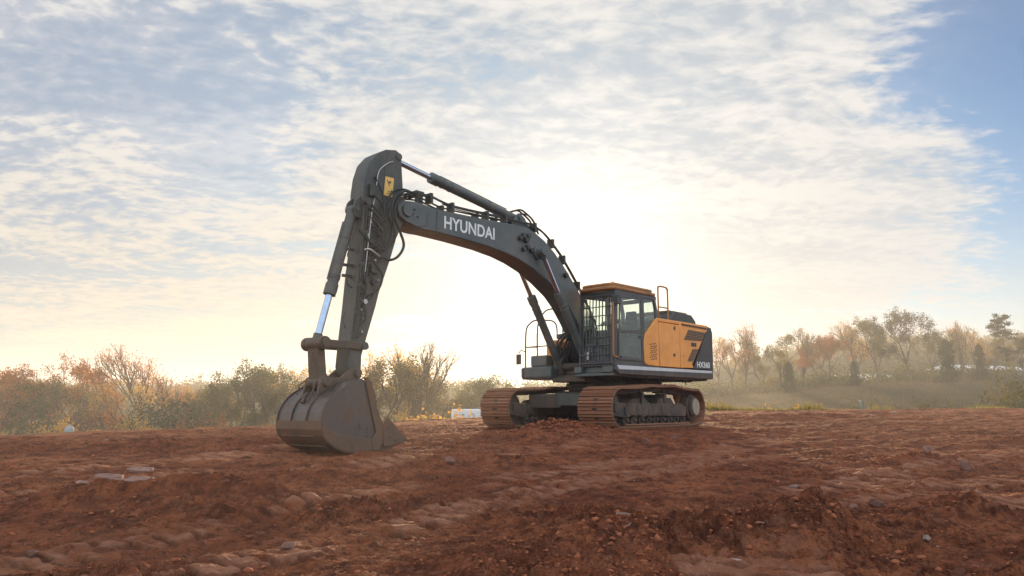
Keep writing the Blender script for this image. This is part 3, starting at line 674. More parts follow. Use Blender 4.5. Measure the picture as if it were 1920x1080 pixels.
# --- boom
top = [(6.70, 4.27), (6.67, 4.38), (6.58, 4.46), (6.49, 4.475), (6.28, 4.50), (6.1, 4.50), (5.83, 4.465), (5.1, 4.47), (4.07, 4.52), (3.47, 4.555), (3.15, 4.57), (2.94, 4.56), (2.66, 4.485), (2.34, 4.35), (1.99, 4.13), (1.70, 3.90), (1.49, 3.71), (.98, 3.20), (.55, 2.66), (.22, 2.12), (.18, 1.95), (.24, 1.82), (.35, 1.77)]
low = [(.50, 1.80), (.80, 2.08), (1.206, 2.593), (1.507, 2.93), (1.765, 3.145), (2.25, 3.414), (2.719, 3.627), (3.173, 3.765), (3.61, 3.853), (4.23, 3.923), (5.017, 3.965), (5.82, 3.985), (6.02, 3.975), (6.30, 3.99), (6.50, 4.06), (6.66, 4.15)]
b_ = MB(); b_.prism(top+low, -.27, .27)
boom = U(b_, 'boom', 'grey', .02, ang=25)
bb = MB()
for side in (1, -1):
    bb = MB(); y0, y1 = (.27, .288) if side > 0 else (-.288, -.27)
    bb.prism([(6.70, 4.27), (6.6, 4.44), (6.3, 4.47), (5.95, 4.43), (5.93, 4.08), (6.2, 4.0), (6.5, 4.06), (6.66, 4.15)], y0, y1)
    bb.cyl((6.485, min(y0, y1*1.18), 4.27), (6.485, max(y0, y1*1.18), 4.27), .12, n=24); U(bb, 'boom_nose_plate', 'grey', .006, boom)
br = MB(); br.prism([(3.4, 4.54), (2.75, 4.54), (2.92, 4.80), (3.05, 4.87), (3.20, 4.84)], -.17, -.13); br.prism([(3.4, 4.54), (2.75, 4.54), (2.92, 4.80), (3.05, 4.87), (3.20, 4.84)], .13, .17); br.cyl((3.09, -.2, 4.79), (3.09, .2, 4.79), .065); br.prism([(3.2, 4.54), (2.55, 4.47), (2.62, 4.62), (2.85, 4.72)], -.12, .12); U(br, 'cylinder_bracket', 'grey', .008, boom)
bc = MB(); bc.cyl((2.63, -.50, 4.02), (2.63, .50, 4.02), .095, n=20); bc.cyl((2.63, -.34, 4.02), (2.63, .34, 4.02), .15, n=20); U(bc, 'pin_boss', 'grey', .01, boom)
ft = MB()
for x, z in ((3.218, 4.275), (3.12, 4.34), (2.947, 4.367), (3.107, 4.032), (2.857, 4.04), (2.98, 4.10), (1.62, 3.63), (3.03, 4.25)):
    ft.cyl((x, .27, z), (x, .32+rnd.uniform(0, .04), z), .045+rnd.uniform(0, .02), n=10)
for x, z in ((6.30, 4.33), (6.22, 4.2), (6.34, 4.24)): ft.cyl((x, .288, z), (x, .31, z), .022, n=8)
U(ft, 'pipe_fitting', 'pipe', .006, boom)
for x in (5.98, 5.72):
    s2 = MB(); s2.box((x-.045, .2885, 4.10 if x > 5.9 else 4.0), (x, .2905, 4.33 if x > 5.9 else 4.44)) if x > 5.9 else s2.box((x-.04, .27, 4.0), (x, .273, 4.44)); U(s2, 'reflective_strip', 'armgrey', 0, boom)
bp_ = MB()
run = [(6.434, 4.576), (6.268, 4.64), (5.818, 4.70), (5.528, 4.66), (5.231, 4.62), (4.772, 4.62), (4.211, 4.64), (3.621, 4.66), (3.2, 4.68), (2.63, 4.66), (2.30, 4.56), (2.0, 4.38), (1.58, 4.05), (1.02, 3.48), (.5, 2.85), (.3, 2.5)]
for y, dz2 in ((.20, 0), (.13, .05), (-.20, 0), (-.13, .04)): bp_.tube([(x, y, z+dz2) for x, z in run], .019, 8)
bp_.tube([(x, .235, z-.05) for x, z in run[3:]], .013, 6)
for i in (2, 4, 6, 7, 9, 11, 12, 13):
    x, z = run[i]
    for sy in (.16, -.16): bp_.box((x-.03, sy-.09, z-.14), (x+.03, sy+.09, z+.075))
bp_.box((6.0, -.22, 4.70), (6.20, .22, 4.76)); bp_.box((6.1, .1, 4.49), (6.14, .16, 4.72))
for y in (.05, -.05): bp_.tube([(3.225, y, 4.93), (2.95, y, 5.02), (2.75, y, 4.97), (2.52, y, 4.86), (2.40, y, 4.70), (2.32, y, 4.55)], .022, 8)
bp_.tube([(3.1, .1, 4.88), (2.85, .16, 4.90), (2.68, .2, 4.78), (2.6, .2, 4.62)], .02, 8)
U(bp_, 'hydraulic_pipe', 'pipe', 0, boom)

def frame_on(o, origin, xdir, ydir):        # orient a flat object: local x -> xdir, local y -> ydir
    x = Vector(xdir).normalized(); y = Vector(ydir).normalized(); z = x.cross(y)
    m = Matrix.Identity(4)
    for i in range(3): m[i][0] = x[i]; m[i][1] = y[i]; m[i][2] = z[i]; m[i][3] = origin[i]
    o.matrix_local = m
def lettering(txt, parent, origin, xdir, ydir, width, height, mat='white', bold=.012, spacing=1.0):
    cu = bpy.data.curves.new('lettering', 'FONT'); cu.body = txt; cu.offset = bold; cu.extrude = .003; cu.space_character = spacing
    tmp = bpy.data.objects.new('lettering', cu); COL.objects.link(tmp); dg = bpy.context.evaluated_depsgraph_get(); dg.update()
    me = bpy.data.meshes.new_from_object(tmp.evaluated_get(dg)); bpy.data.objects.remove(tmp)
    co = np.empty(len(me.vertices)*3); me.vertices.foreach_get('co', co); co = co.reshape(-1, 3)
    mn, mx = co.min(0), co.max(0); co[:, 0] = (co[:, 0]-mn[0])/(mx[0]-mn[0])*width; co[:, 1] = (co[:, 1]-mn[1])/(mx[1]-mn[1])*height; co[:, 2] = (co[:, 2]-mn[2])*.5
    me.vertices.foreach_set('co', co.ravel()); me.update(); me.materials.clear(); me.materials.append(M[mat]); me.name = 'lettering'
    o = bpy.data.objects.new('lettering', me); COL.objects.link(o); o.parent = parent; frame_on(o, origin, xdir, ydir); return o
lettering('HYUNDAI', boom, (5.50, .272, 4.095), (-1, 0, .0), (0, 0, 1), 1.47, .265, bold=.02, spacing=1.03)
lettering('HX360', rear, (-2.37, 1.470, 1.555), (-1, 0, .015), (0, 0, 1), .66, .155, bold=.02)

# --- arm
A1 = [(6.60, 5.36), (6.66, 5.42), (6.74, 5.45), (6.95, 5.41), (7.17, 5.27), (7.34, 5.06), (7.43, 4.78), (7.47, 4.45), (7.45, 4.1), (7.46, 3.8), (7.48, 3.3), (7.53, 2.8), (7.57, 2.3), (7.63, 1.7), (7.67, 1.22), (7.62, 1.06), (7.51, 1.0), (7.41, 1.04), (7.385, 1.2), (7.384, 1.423), (7.23, 1.927), (7.10, 2.35), (7.03, 2.62), (6.801, 3.248), (6.661, 3.695), (6.50, 4.05), (6.36, 4.22), (6.37, 4.36), (6.47, 4.50), (6.54, 4.75), (6.575, 5.10)]
a_ = MB(); a_.prism(A1, -.20, .20); arm = U(a_, 'arm', 'armgrey', .012, ang=25)
ap = MB()
ap.prism([(6.60, 5.36), (6.66, 5.42), (6.74, 5.45), (6.90, 5.40), (6.98, 5.1), (7.0, 4.6), (6.9, 4.42), (6.56, 4.40), (6.54, 4.75), (6.575, 5.10)], .20, .212)
ap.cyl((6.66, -.24, 5.33), (6.66, .24, 5.33), .07)
ap.cyl((6.66, .20, 5.0), (6.66, .215, 5.0), .03)
for ya_ in (.10, -.14): q_ = MB(); q_.prism([(7.42, 4.45), (7.44, 3.95), (7.56, 3.98), (7.62, 4.14), (7.58, 4.28)], ya_, ya_+.04); U(q_, 'cylinder_bracket', 'armgrey', .006, arm)
for x_, z_, h_, r_ in ((7.50, 1.11, .26, .095), (7.36, 1.60, .28, .07), (7.54, 4.13, .18, .05)): q_ = MB(); q_.cyl((x_, -h_, z_), (x_, h_, z_), r_, n=20); U(q_, 'pin', 'armgrey', .006, arm)
U(ap, 'arm_plate', 'armgrey', .006, arm)
sk_ = MB(); sk_.prism([(6.965, 4.868), (6.763, 4.873), (6.795, 4.486), (7.0, 4.495)], .212, .215); stk = U(sk_, 'warning_sticker', 'sticker', 0, arm)
ik = MB(); ik.prism([(6.90, 4.78), (6.83, 4.80), (6.85, 4.73)], .215, .2165); ik.prism([(6.93, 4.80), (6.915, 4.81), (6.86, 4.68), (6.875, 4.675)], .2151, .2166)
ik.box((6.84, .215, 4.575), (6.90, .2165, 4.59)); ik.box((6.80, .215, 4.56), (6.83, .2165, 4.62)); ik.box((6.80, .215, 4.54), (6.93, .2165, 4.548)); U(ik, 'sticker_print', 'ink', 0, arm)
# arm plumbing
ah = MB(); wv_ = MB(); rub = MB()
wv_.tube([(6.80, .222, 5.20), (6.95, .24, 5.12), (7.14, .24, 4.93), (7.19, .24, 4.66), (7.24, .25, 4.35), (7.30, .26, 4.05), (7.34, .26, 3.65), (7.37, .26, 3.35), (7.40, .25, 2.95)], .011, 6)
wv_.tube([(7.42, .24, 3.36), (7.36, .30, 3.37), (7.25, .30, 3.33), (7.1, .28, 3.27)], .022, 8)
for x, z in ((7.36, 3.65), (7.30, 4.07), (7.39, 3.37), (7.10, 2.83), (7.18, 3.2), (7.40, 2.38), (7.42, 2.1), (7.43, 1.85), (7.3, 3.9), (7.45, 2.25)): wv_.cyl((x, .2, z), (x, .262, z), .020, n=8)
wv_.cyl((7.40, .2, 2.40), (7.40, .30, 2.40), .045, n=12)
U(wv_, 'pipe_fitting', 'fitting', 0, arm)
for i, (y, dx) in enumerate(((.225, 0), (.225, .055), (.225, .11), (.225, -.07))):
    ah.tube([(7.33+dx*.6, y, 4.35), (7.34+dx, y, 4.0), (7.36+dx*.9, y, 3.4), (7.40+dx*.8, y, 2.9), (7.45+dx*.6, y, 2.4), (7.50+dx*.5, y, 1.95), (7.54+dx*.4, y, 1.75)], .018, 6)
for z in (4.2, 3.7, 3.1, 2.7, 2.2, 1.8): ah.box((7.30+(4.2-z)*.06, .2, z-.03), (7.46+(4.2-z)*.06, .25, z+.03))
ah.box((7.12, .2, 2.95), (7.28, .29, 3.12)); ah.cyl((7.40, .2, 4.28), (7.40, .30, 4.28), .07, n=12); ah.box((7.2, .2, 4.4), (7.36, .28, 4.62)); ah.cyl((7.20, .2, 2.78), (7.20, .28, 2.78), .05, n=10)
ah.tube([(7.66, .12, 3.1), (7.72, .12, 2.9), (7.68, .12, 2.7), (7.58, .12, 2.65)], .012, 6); ah.tube([(7.69, .1, 2.2), (7.74, .1, 2.05), (7.68, .1, 1.9)], .01, 6)
for z in (3.35, 3.05, 2.85): ah.box((7.5, -.02, z), (7.72, .02, z+.05))
U(ah, 'hydraulic_pipe', 'pipe', 0, arm)
rub.tube([(6.40, .31, 4.55), (6.53, .36, 4.58), (6.74, .36, 4.48), (6.84, .36, 4.27), (6.83, .35, 4.05), (6.68, .34, 3.80), (6.58, .33, 3.56), (6.69, .31, 3.34), (6.88, .30, 3.24), (7.10, .28, 3.28), (7.25, .25, 3.36)], .026, 8)
rub.tube([(6.45, .33, 4.60), (6.60, .38, 4.62), (6.80, .38, 4.50), (6.92, .38, 4.27), (6.88, .36, 4.0), (6.80, .33, 3.7), (6.90, .28, 3.5), (7.02, .26, 3.42)], .024, 8)
rub.tube([(6.25, .25, 4.66), (6.60, .30, 4.67), (6.88, .33, 4.55), (7.0, .33, 4.3), (6.98, .3, 4.05), (7.05, .27, 3.86), (7.2, .25, 3.95)], .022, 8)
rub.tube([(7.55, .2, 3.72), (7.38, .28, 3.56), (7.23, .3, 3.44), (7.02, .3, 3.42), (6.88, .29, 3.58), (6.84, .27, 3.9), (6.95, .25, 4.15)], .022, 8)
rub.tube([(7.26, .25, 4.10), (7.18, .3, 3.93), (7.03, .3, 3.85), (6.86, .3, 3.92), (6.80, .28, 4.15)], .02, 8)
rub.tube([(7.28, .25, 4.2), (7.15, .3, 4.0), (7.0, .3, 4.0), (6.9, .28, 4.25)], .02, 8)
rub.tube([(7.22, .22, 4.8), (7.12, .26, 4.6), (7.05, .28, 4.35), (7.15, .26, 4.1)], .018, 8)
rub.tube([(7.3, .22, 2.95), (7.2, .28, 2.75), (7.25, .28, 2.5), (7.38, .26, 2.42)], .016, 8)
r7 = random.Random(3)
for k in range(9):
    a = r7.uniform(0, .3); z0 = r7.uniform(3.2, 4.5); x0 = 7.3-(z0-3.9)*.0
    rub.tube([(7.36, .22, z0), (7.24-a*.3, .30, z0-.12), (7.10-a*.5, .31, z0-.30-a*.3), (7.12, .29, z0-.55-a*.4), (7.34, .24, z0-.72-a*.2)], r7.uniform(.013, .021), 6)
for k in range(6):
    z0 = r7.uniform(1.9, 3.0); rub.tube([(7.50, .22, z0), (7.42, .28, z0-.08), (7.38, .28, z0-.25), (7.50, .22, z0-.4)], .013, 6)
for k in range(5): rub.tube([(6.42-.04*k, -.15+.06*k, 4.6), (6.62, -.2+.08*k, 4.66), (6.86+.03*k, -.2+.09*k, 4.55)], .02, 6)
U(rub, 'hydraulic_hose', 'rubber', 0, arm)

# --- hydraulic cylinders
def cylinder(name, a, split, b, r, rr, y=0, mat='grey', eye=.09):
    a = Vector((a[0], y, a[1])); b = Vector((b[0], y, b[1])); s0 = a.lerp(b, split); dr_ = (b-a).normalized()
    m = MB(); m.cyl(a, s0, r, n=24); m.cyl(s0-dr_*.16, s0+dr_*.05, r*1.18, n=24); m.cyl(s0-dr_*.30, s0-dr_*.26, r*1.12, n=24); m.cyl(a-Vector((0, .11, 0)), a+Vector((0, .11, 0)), eye, n=20)
    nn = Vector((-dr_.z, 0, dr_.x))
    m.tube([a+dr_*.3+nn*(r+.03), s0-dr_*.2+nn*(r+.03)], .014, 6, False); m.tube([a+dr_*.3-nn*(r+.03)+Vector((0, .03, 0)), a+dr_*.9-nn*(r+.03)+Vector((0, .03, 0))], .014, 6, False)
    for f in (.35, .8): c = a.lerp(s0, f); m.cyl(c-dr_*.02, c+dr_*.02, r*1.10, n=24)
    c = U(m, name, mat, .005)
    ro = MB(); ro.cyl(s0+dr_*.05, b-dr_*.02, rr, n=24); U(ro, 'rod', 'chrome', 0, c)
    ey = MB(); ey.cyl(b-Vector((0, .10, 0)), b+Vector((0, .10, 0)), eye, n=20); ey.cyl(b-dr_*.18, b-dr_*.05, rr*1.35, n=16); U(ey, 'rod_eye', mat if mat != 'grey' else 'grey', .006, c)
    return c
cylinder('arm_cylinder', (3.09, 4.79), .705, (6.66, 5.34), .10, .058)
bk = cylinder('bucket_cylinder', (7.54, 4.13), .63, (8.215, 1.60), .098, .062, mat='armgrey')
for y in (.42, -.42): cylinder('boom_cylinder', (.98, 1.50), .635, (2.63, 4.02), .095, .055, y=y)

# --- linkage and bucket
tl = MB()
for y in (.215, -.255): tl.prism([(7.26, 1.57), (7.31, 1.53), (7.40, 1.53), (8.22, 1.53), (8.30, 1.58), (8.29, 1.64), (8.22, 1.67), (7.40, 1.66), (7.28, 1.65)], y, y+.04)
tl.cyl((8.215, -.34, 1.60), (8.215, .34, 1.60), .08, n=20); tl.cyl((8.215, .20, 1.60), (8.215, .30, 1.60), .12, n=20); tl.cyl((8.215, -.30, 1.60), (8.215, -.20, 1.60), .12, n=20)
U(tl, 'tipping_link', 'link', .01)
pl_ = MB(); pl_.prism([(8.14, 1.62), (8.29, 1.58), (8.23, .92), (8.05, .88)], -.15, .15); pl_.cyl((8.215, -.19, 1.60), (8.215, .19, 1.60), .115, n=20); pl_.cyl((8.14, -.20, .93), (8.14, .20, .93), .11, n=20)
pl_.tube([(8.28, .0, 1.45), (8.34, .06, 1.3), (8.27, .1, 1.2)], .012, 6)
U(pl_, 'bucket_link', 'link', .015)
outer = [(7.58, .90), (7.723, .99), (7.90, .93), (8.06, .82), (8.20, .74), (8.31, .655), (8.40, .55), (8.465, .42), (8.49, .28), (8.488, .14), (8.45, .04), (8.38, -.04), (8.27, -.12), (8.13, -.19), (7.95, -.24), (7.674, -.262), (7.36, -.245), (7.30, -.23)]
V2 = [Vector(p) for p in outer]; inner = []
for i, p in enumerate(V2):
    d_ = (V2[min(i+1, len(V2)-1)]-V2[max(i-1, 0)]).normalized(); inner.append((p.x-(-d_.y)*-.03, p.y-d_.x*-.03) if False else (p.x+d_.y*.03, p.y-d_.x*.03))
# outer runs clockwise seen from +y, so the inside lies to the right of travel
b2 = MB()
for i in range(len(outer)-1):
    b2.prism([outer[i], outer[i+1], inner[i+1], inner[i]], -.69, .69)
bucket = U(b2, 'bucket', 'bucket', 0, ang=40)
sp_ = MB(); sidep = [(7.55, .96), (7.40, .50), (7.31, .28), (7.24, .16), (7.28, -.07), (7.32, -.23)]+[(x, z) for x, z in outer[::-1]]
cxm, czm = 7.9, .35
sidep = [(cxm+(x-cxm)*.992, czm+(z-czm)*.992) for x, z in sidep]
for y in (.655, -.685): sp_ = MB(); sp_.prism(sidep, y, y+.03); U(sp_, 'side_plate', 'bucket', .006, bucket)
for y0, y1 in ((.69, .715), (-.715, -.69)):
    sc = MB(); sc.prism([(7.66, .955), (7.72, 1.015), (7.62, 1.02), (7.52, .93), (7.44, .72), (7.385, .47), (7.29, .30), (7.22, .18), (7.255, -.10), (7.33, -.235), (7.46, -.22), (7.50, -.04), (7.40, .08)], y0, y1); U(sc, 'side_cutter', 'bucketedge', .008, bucket)
for y0, y1 in ((.686, .706), (-.706, -.686)):
    wl = MB(); wl.prism([(8.475, .26), (8.30, .10), (8.0, .02), (7.7, -.01), (7.42, -.03), (7.36, -.23), (7.674, -.255), (7.95, -.235), (8.13, -.185), (8.27, -.115), (8.38, -.035), (8.45, .045), (8.48, .14)], y0, y1); U(wl, 'wear_plate', 'bucketedge', .006, bucket)
ws = MB()
def on_shell(z0, z1, y0, y1, th, m, a=8, b=17):
    pass
def strip(i0, i1, y0, y1, th, m, off=.0):
    for i in range(i0, i1):
        d0 = (V2[min(i+1, len(V2)-1)]-V2[max(i-1, 0)]).normalized(); d1 = (V2[min(i+2, len(V2)-1)]-V2[i]).normalized()
        n0 = Vector((-d0.y, d0.x)); n1 = Vector((-d1.y, d1.x)); p, q = V2[i], V2[i+1]
        m.prism([tuple(p-n0*-off), tuple(q-n1*-off), tuple(q+n1*(th+off)), tuple(p+n0*(th+off))], y0, y1)
for y in (-.69, -.245, .22, .66): ws = MB(); strip(2, 8, y, y+.03, .028, ws); U(ws, 'shell_rib', 'bucket', 0, bucket)
ws = MB(); strip(8, 16, -.70, .70, .012, ws); U(ws, 'heel_plate', 'bucketedge', 0, bucket)
for i_, ya_, yb_ in ((10, -.55, .42), (12, -.55, .50), (14, -.6, .6)): ws = MB(); strip(i_, i_+1, ya_, yb_, .02, ws, .012); U(ws, 'wear_bar', 'bucketedge', 0, bucket)
er = MB()
for y in (.20, -.24): er.prism([(7.40, 1.04), (7.42, 1.18), (7.52, 1.23), (7.64, 1.18), (7.85, 1.02), (8.03, 1.01), (8.14, 1.06), (8.24, 1.0), (8.27, .88), (8.33, .63), (8.2, .68), (8.0, .80), (7.72, .97), (7.58, .90)], y, y+.05)
er.cyl((8.14, -.30, .93), (8.14, .30, .93), .075); er.cyl((7.50, -.30, 1.11), (7.50, .30, 1.11), .075); er.prism([(7.6, .95), (8.2, .71), (8.2, .76), (7.62, 1.0)], -.2, .2)
U(er, 'bucket_ear', 'link', .01, bucket)
hk = MB(); hk.tube([(8.30, -.05, .74), (8.36, -.05, .70), (8.38, -.05, .62), (8.42, -.05, .58)], .03, 8); hk.tube([(8.2, .12, 1.0), (8.3, .14, .9), (8.33, .14, .75), (8.40, .10, .60)], .013, 6); hk.tube([(8.2, -.2, 1.0), (8.32, -.26, .9), (8.36, -.3, .72)], .013, 6); U(hk, 'lifting_eye', 'link', .0, bucket)
for y in (-.58, -.29, 0, .29, .58):
    th_ = MB(); hw = .055
    th_.prism([(7.44, -.285), (7.42, -.17), (7.2, -.12), (7.10, -.13), (7.10, -.25), (7.2, -.29)], y-hw*1.3, y+hw*1.3)
    th_.add([(7.12, y-hw, -.26), (7.12, y+hw, -.26), (7.12, y+hw, -.12), (7.12, y-hw, -.12), (6.80, y-hw*.8, -.135), (6.80, y+hw*.8, -.135), (6.80, y+hw*.8, -.11), (6.80, y-hw*.8, -.11)], [(0, 1, 2, 3), (7, 6, 5, 4), (0, 4, 5, 1), (1, 5, 6, 2), (2, 6, 7, 3), (3, 7, 4, 0)])
    U(th_, 'tooth', 'bucketedge', .008, bucket)
cr = MB(); cr.prism([(7.26, .20), (7.17, .345), (7.10, .27), (6.74, -.05), (6.80, -.12), (7.25, -.17)], .70, .73); cr.cyl((7.10, .73, .0), (7.10, .745, .0), .03, n=8); cr.cyl((6.98, .73, -.06), (6.98, .745, -.06), .03, n=8); cr.cyl((7.16, .73, .15), (7.16, .745, .15), .03, n=8)
cr.prism([(7.17, .345), (7.10, .285), (6.70, -.07), (6.74, -.095), (7.14, .25)], .69, .72)
U(cr, 'corner_cutter', 'bucketedge', .006, bucket); cr = MB(); cr.prism([(7.26, .20), (7.17, .345), (7.10, .27), (6.74, -.05), (6.80, -.12), (7.25, -.17)], -.73, -.70)
U(cr, 'corner_cutter', 'bucketedge', .006, bucket)
# ------------------------------------------------------------------ stones, clods
R = np.random.default_rng(11); rn = random.Random(23)
def spot(px, py, Y=None):       # real place for something seen at a photo pixel
    if Y is None: return ground_at(px, py)
    d = pdir(px, py); return d.x/d.y*Y, Y
def top_z(px, py, Y): d = pdir(px, py); return d.z/d.y*Y
ico = bmesh.new(); bmesh.ops.create_icosphere(ico, subdivisions=2, radius=1); IV = np.array([v.co[:] for v in ico.verts]); IF = np.array([[v.index for v in f.verts] for f in ico.faces]); ico.free()
ico = bmesh.new(); bmesh.ops.create_icosphere(ico, subdivisions=1, radius=1); JV = np.array([v.co[:] for v in ico.verts]); JF = np.array([[v.index for v in f.verts] for f in ico.faces]); ico.free()
def lump(V, seed, rough=.3, flat=(1, .8, .6), cut=5):
    r = np.random.default_rng(seed); v = V.copy()
    for k in range(cut):        # broken facets
        n = r.normal(size=3); n /= np.linalg.norm(n); d = v@n; lim = r.uniform(.35, .8); v = v-np.outer(np.maximum(d-lim, 0), n)
    v = v*(1+rough*(fbm(v[:, 0]*1.3+seed*3.1, v[:, 1]*1.3+v[:, 2]*1.7, 3, seed)[:, None]))
    return v*np.array(flat)
def mesh_np(name, V, Fc, mat, parent=None, smooth=False):
    me = bpy.data.meshes.new(name); k = Fc.shape[1]
    me.vertices.add(len(V)); me.vertices.foreach_set('co', np.ascontiguousarray(V, dtype=np.float32).ravel())
    me.loops.add(Fc.size); me.loops.foreach_set('vertex_index', Fc.astype(np.int32).ravel())
    me.polygons.add(len(Fc)); me.polygons.foreach_set('loop_start', np.arange(0, Fc.size, k, dtype=np.int32))
    if smooth: me.polygons.foreach_set('use_smooth', np.ones(len(Fc), bool))
    me.update(); me.materials.append(mat)
    o = bpy.data.objects.new(name, me); COL.objects.link(o)
    if parent: o.parent = parent
    return o
def rock_mat(name, c0, c1, rough=.85):
    m, t, b = material(name); g = t.new('ShaderNodeNewGeometry').outputs['Position']
    n = t.noise(g, 9, 6, .65); n2 = t.noise(g, 45, 4, .7)
    t.l.new(t.mix(t.math('MULTIPLY', t.ramp(n2, .5, .75), .5), t.mix(t.ramp(n, .35, .65), c0, c1), tuple(min(1, c*1.5) for c in c1)), b.inputs['Base Color']); b.inputs['Roughness'].default_value = rough; b.inputs['Specular IOR Level'].default_value = .15
    bp = t.new('ShaderNodeBump'); bp.inputs['Strength'].default_value = .6; bp.inputs['Distance'].default_value = .01
    t.l.new(t.math('ADD', n, n2), bp.inputs['Height']); t.l.new(bp.outputs[0], b.inputs['Normal']); return m
clodm, t, b_ = material('clay clods'); g_ = t.new('ShaderNodeNewGeometry')
t.l.new(t.mix(g_.outputs['Random Per Island'], (.17, .052, .026), (.34, .118, .060)), b_.inputs['Base Color']); b_.inputs['Roughness'].default_value = .95; b_.inputs['Specular IOR Level'].default_value = .06
stonem = rock_mat('pale stone', (.22, .14, .115), (.36, .26, .22)); slabm = rock_mat('hardened clay slab', (.18, .095, .072), (.29, .17, .135)); browns = rock_mat('brown rock', (.13, .062, .045), (.23, .12, .09))
VAR = [lump(JV, 100+i, .6, (1, R.uniform(.6, 1), R.uniform(.35, .75)), 12) for i in range(24)]
def clods(n, ymin, ymax, smin, smax, seed):
    r = np.random.default_rng(seed); y = ymin*(ymax/ymin)**r.random(n); a = r.uniform(-.70, .70, n); x = a*y
    h, pk, mm, rg = hfull(x, y)
    keep = (r.random(n) < np.clip(.10+.75*ss(rg, .5, 1.3)+mm*.8-pk, 0, 1)) & (np.hypot(x-MX, y-MY) > 1.0) & (y < 30)
    x, y, h = x[keep], y[keep], h[keep]; n = len(x)
    s = smin*(smax/smin)**(r.random(n)**2.2); out = []; fs = []
    k = len(JV)
    rz = r.uniform(0, 6.28, n); vi = r.integers(0, len(VAR), n); V = np.stack([VAR[i] for i in vi])*s[:, None, None]
    c, sn = np.cos(rz)[:, None], np.sin(rz)[:, None]
    X = V[:, :, 0]*c-V[:, :, 1]*sn+x[:, None]; Yy = V[:, :, 0]*sn+V[:, :, 1]*c+y[:, None]; Z = V[:, :, 2]+(h+s*.12)[:, None]
    Vv = np.stack([X, Yy, Z], -1).reshape(-1, 3); Ff = (JF[None]+np.arange(n)[:, None, None]*k).reshape(-1, 3)
    return Vv, Ff
parts = [clods(34000, 3.6, 13, .006, .028, 1), clods(8000, 3.8, 14, .018, .060, 2), clods(5000, 11, 30, .02, .07, 3)]
# a tipped heap of clods in front of the tracks
r = np.random.default_rng(5); n = 420; hx_ = 1.0+r.normal(size=n)*.62; hy_ = 16.25+r.normal(size=n)*.28
V = np.stack([VAR[i] for i in r.integers(0, 24, n)])*(.03+.045*r.random(n)**2)[:, None, None]; hh = hfull(hx_, hy_)[0]+.02
V = V+np.stack([hx_, hy_, hh], -1)[:, None, :]; parts.append((V.reshape(-1, 3), (JF[None]+np.arange(n)[:, None, None]*len(JV)).reshape(-1, 3)))
o_ = 0; VV = []; FF = []
for v, f in parts: VV.append(v); FF.append(f+o_); o_ += len(v)
tag(mesh_np('dirt_clods', np.concatenate(VV), np.concatenate(FF), clodm, smooth=False), 'red clay crumbs and clods scattered over the graded ground', 'clods', kind='stuff')

def stone(name, px, py, wpx, flat, mat, label, seed, rot=0.0, tilt=0.0, group=None, cat='rock', sink=.25, cut=6):
    x, y = spot(px, py); s = wpx*math.hypot(x, y)/F/2
    v = lump(IV, seed, .35, (1, flat[0], flat[1]), cut+5)*s*.9
    o = mesh_np(name, v, IF, mat, smooth=True); o.data.set_sharp_from_angle(angle=math.radians(28))
    o.location = (x, y, hz(x, y)+s*flat[1]*(1-sink*2)); o.rotation_euler = (tilt, tilt*.5, rot); tag(o, label, cat, group)
stone('rock', 1642, 958, 40, (.7, .62), browns, 'angular brown rock at the right foot of the small dirt mound', 1, .4, .3)
stone('rock', 1603, 962, 26, (.8, .8), browns, 'rounded brown rock just left of the angular rock by the dirt mound', 2)
stone('rock', 1738, 1030, 30, (.6, .7), stonem, 'grey rock with a broken face in the bottom right of the scraped strip', 3, .9, .4)
stone('rock', 1760, 1038, 12, (.9, .8), stonem, 'small pale pebble touching the broken grey rock', 4)
stone('flat_stone', 1168, 1008, 58, (.8, .22), slabm, 'wide flat pinkish stone lying on the clods in the centre foreground', 5, .5, .12, cat='stone')
stone('rock', 1183, 1037, 18, (.9, .8), slabm, 'fist sized pink stone below the wide flat stone', 6)
stone('flat_stone', 1395, 1000, 60, (.5, .3), browns, 'dark flat rock left of the dirt mound in the foreground', 7, .1, .15, cat='stone')
stone('rock', 1121, 963, 13, (.6, .8), stonem, 'left one of two white chips above the wide flat stone', 8)
stone('rock', 1147, 963, 10, (.7, .8), stonem, 'right one of two white chips above the wide flat stone', 9)
stone('rock', 1490, 920, 22, (.5, .5), stonem, 'pale elongated stone on top of the dirt mound at right', 10, .3)
stone('rock', 1384, 1073, 32, (.5, .3), stonem, 'light elongated stone near the bottom edge beside the track prints', 12, -.6, .1)
stone('rock', 1428, 1044, 26, (.4, .3), stonem, 'flat white stone above the track prints at the bottom', 13, .2)
stone('rock', 845, 876, 30, (.8, .9), browns, 'brown lump of hard clay standing alone between bucket and tracks', 14, cat='clay lump')
stone('rock', 1268, 826, 22, (.5, .9), browns, 'pointed clay lump just below the rear of the near track', 15, .8, .4, cat='clay lump')
stone('rock', 1212, 832, 26, (.8, .8), browns, 'clay lump right of the heap under the near track', 16, cat='clay lump')
stone('rock', 1813, 885, 34, (.8, .8), browns, 'rounded reddish boulder half buried at the right edge of the pad', 17, cat='clay lump')
stone('rock', 1745, 868, 26, (.8, .9), browns, 'dark clay lump on the flat ground at right, above the boulder', 18, cat='clay lump')
stone('rock', 535, 1034, 44, (.8, .5), browns, 'smooth flattened clod on the left track prints', 19, cat='clay lump')
stone('rock', 60, 1062, 26, (.8, .7), browns, 'clod at the bottom left corner of the ground', 20, cat='clay lump')
stone('rock', 1345, 768, 14, (.8, .9), browns, 'dark clod behind the rear end of the near track', 21, cat='clay lump')
stone('rock', 505, 922, 14, (.7, .6), stonem, 'white stone at the right foot of the left dirt mound', 22)
stone('rock', 567, 884, 16, (.5, .4), stonem, 'pale stone right of the left dirt mound', 23)
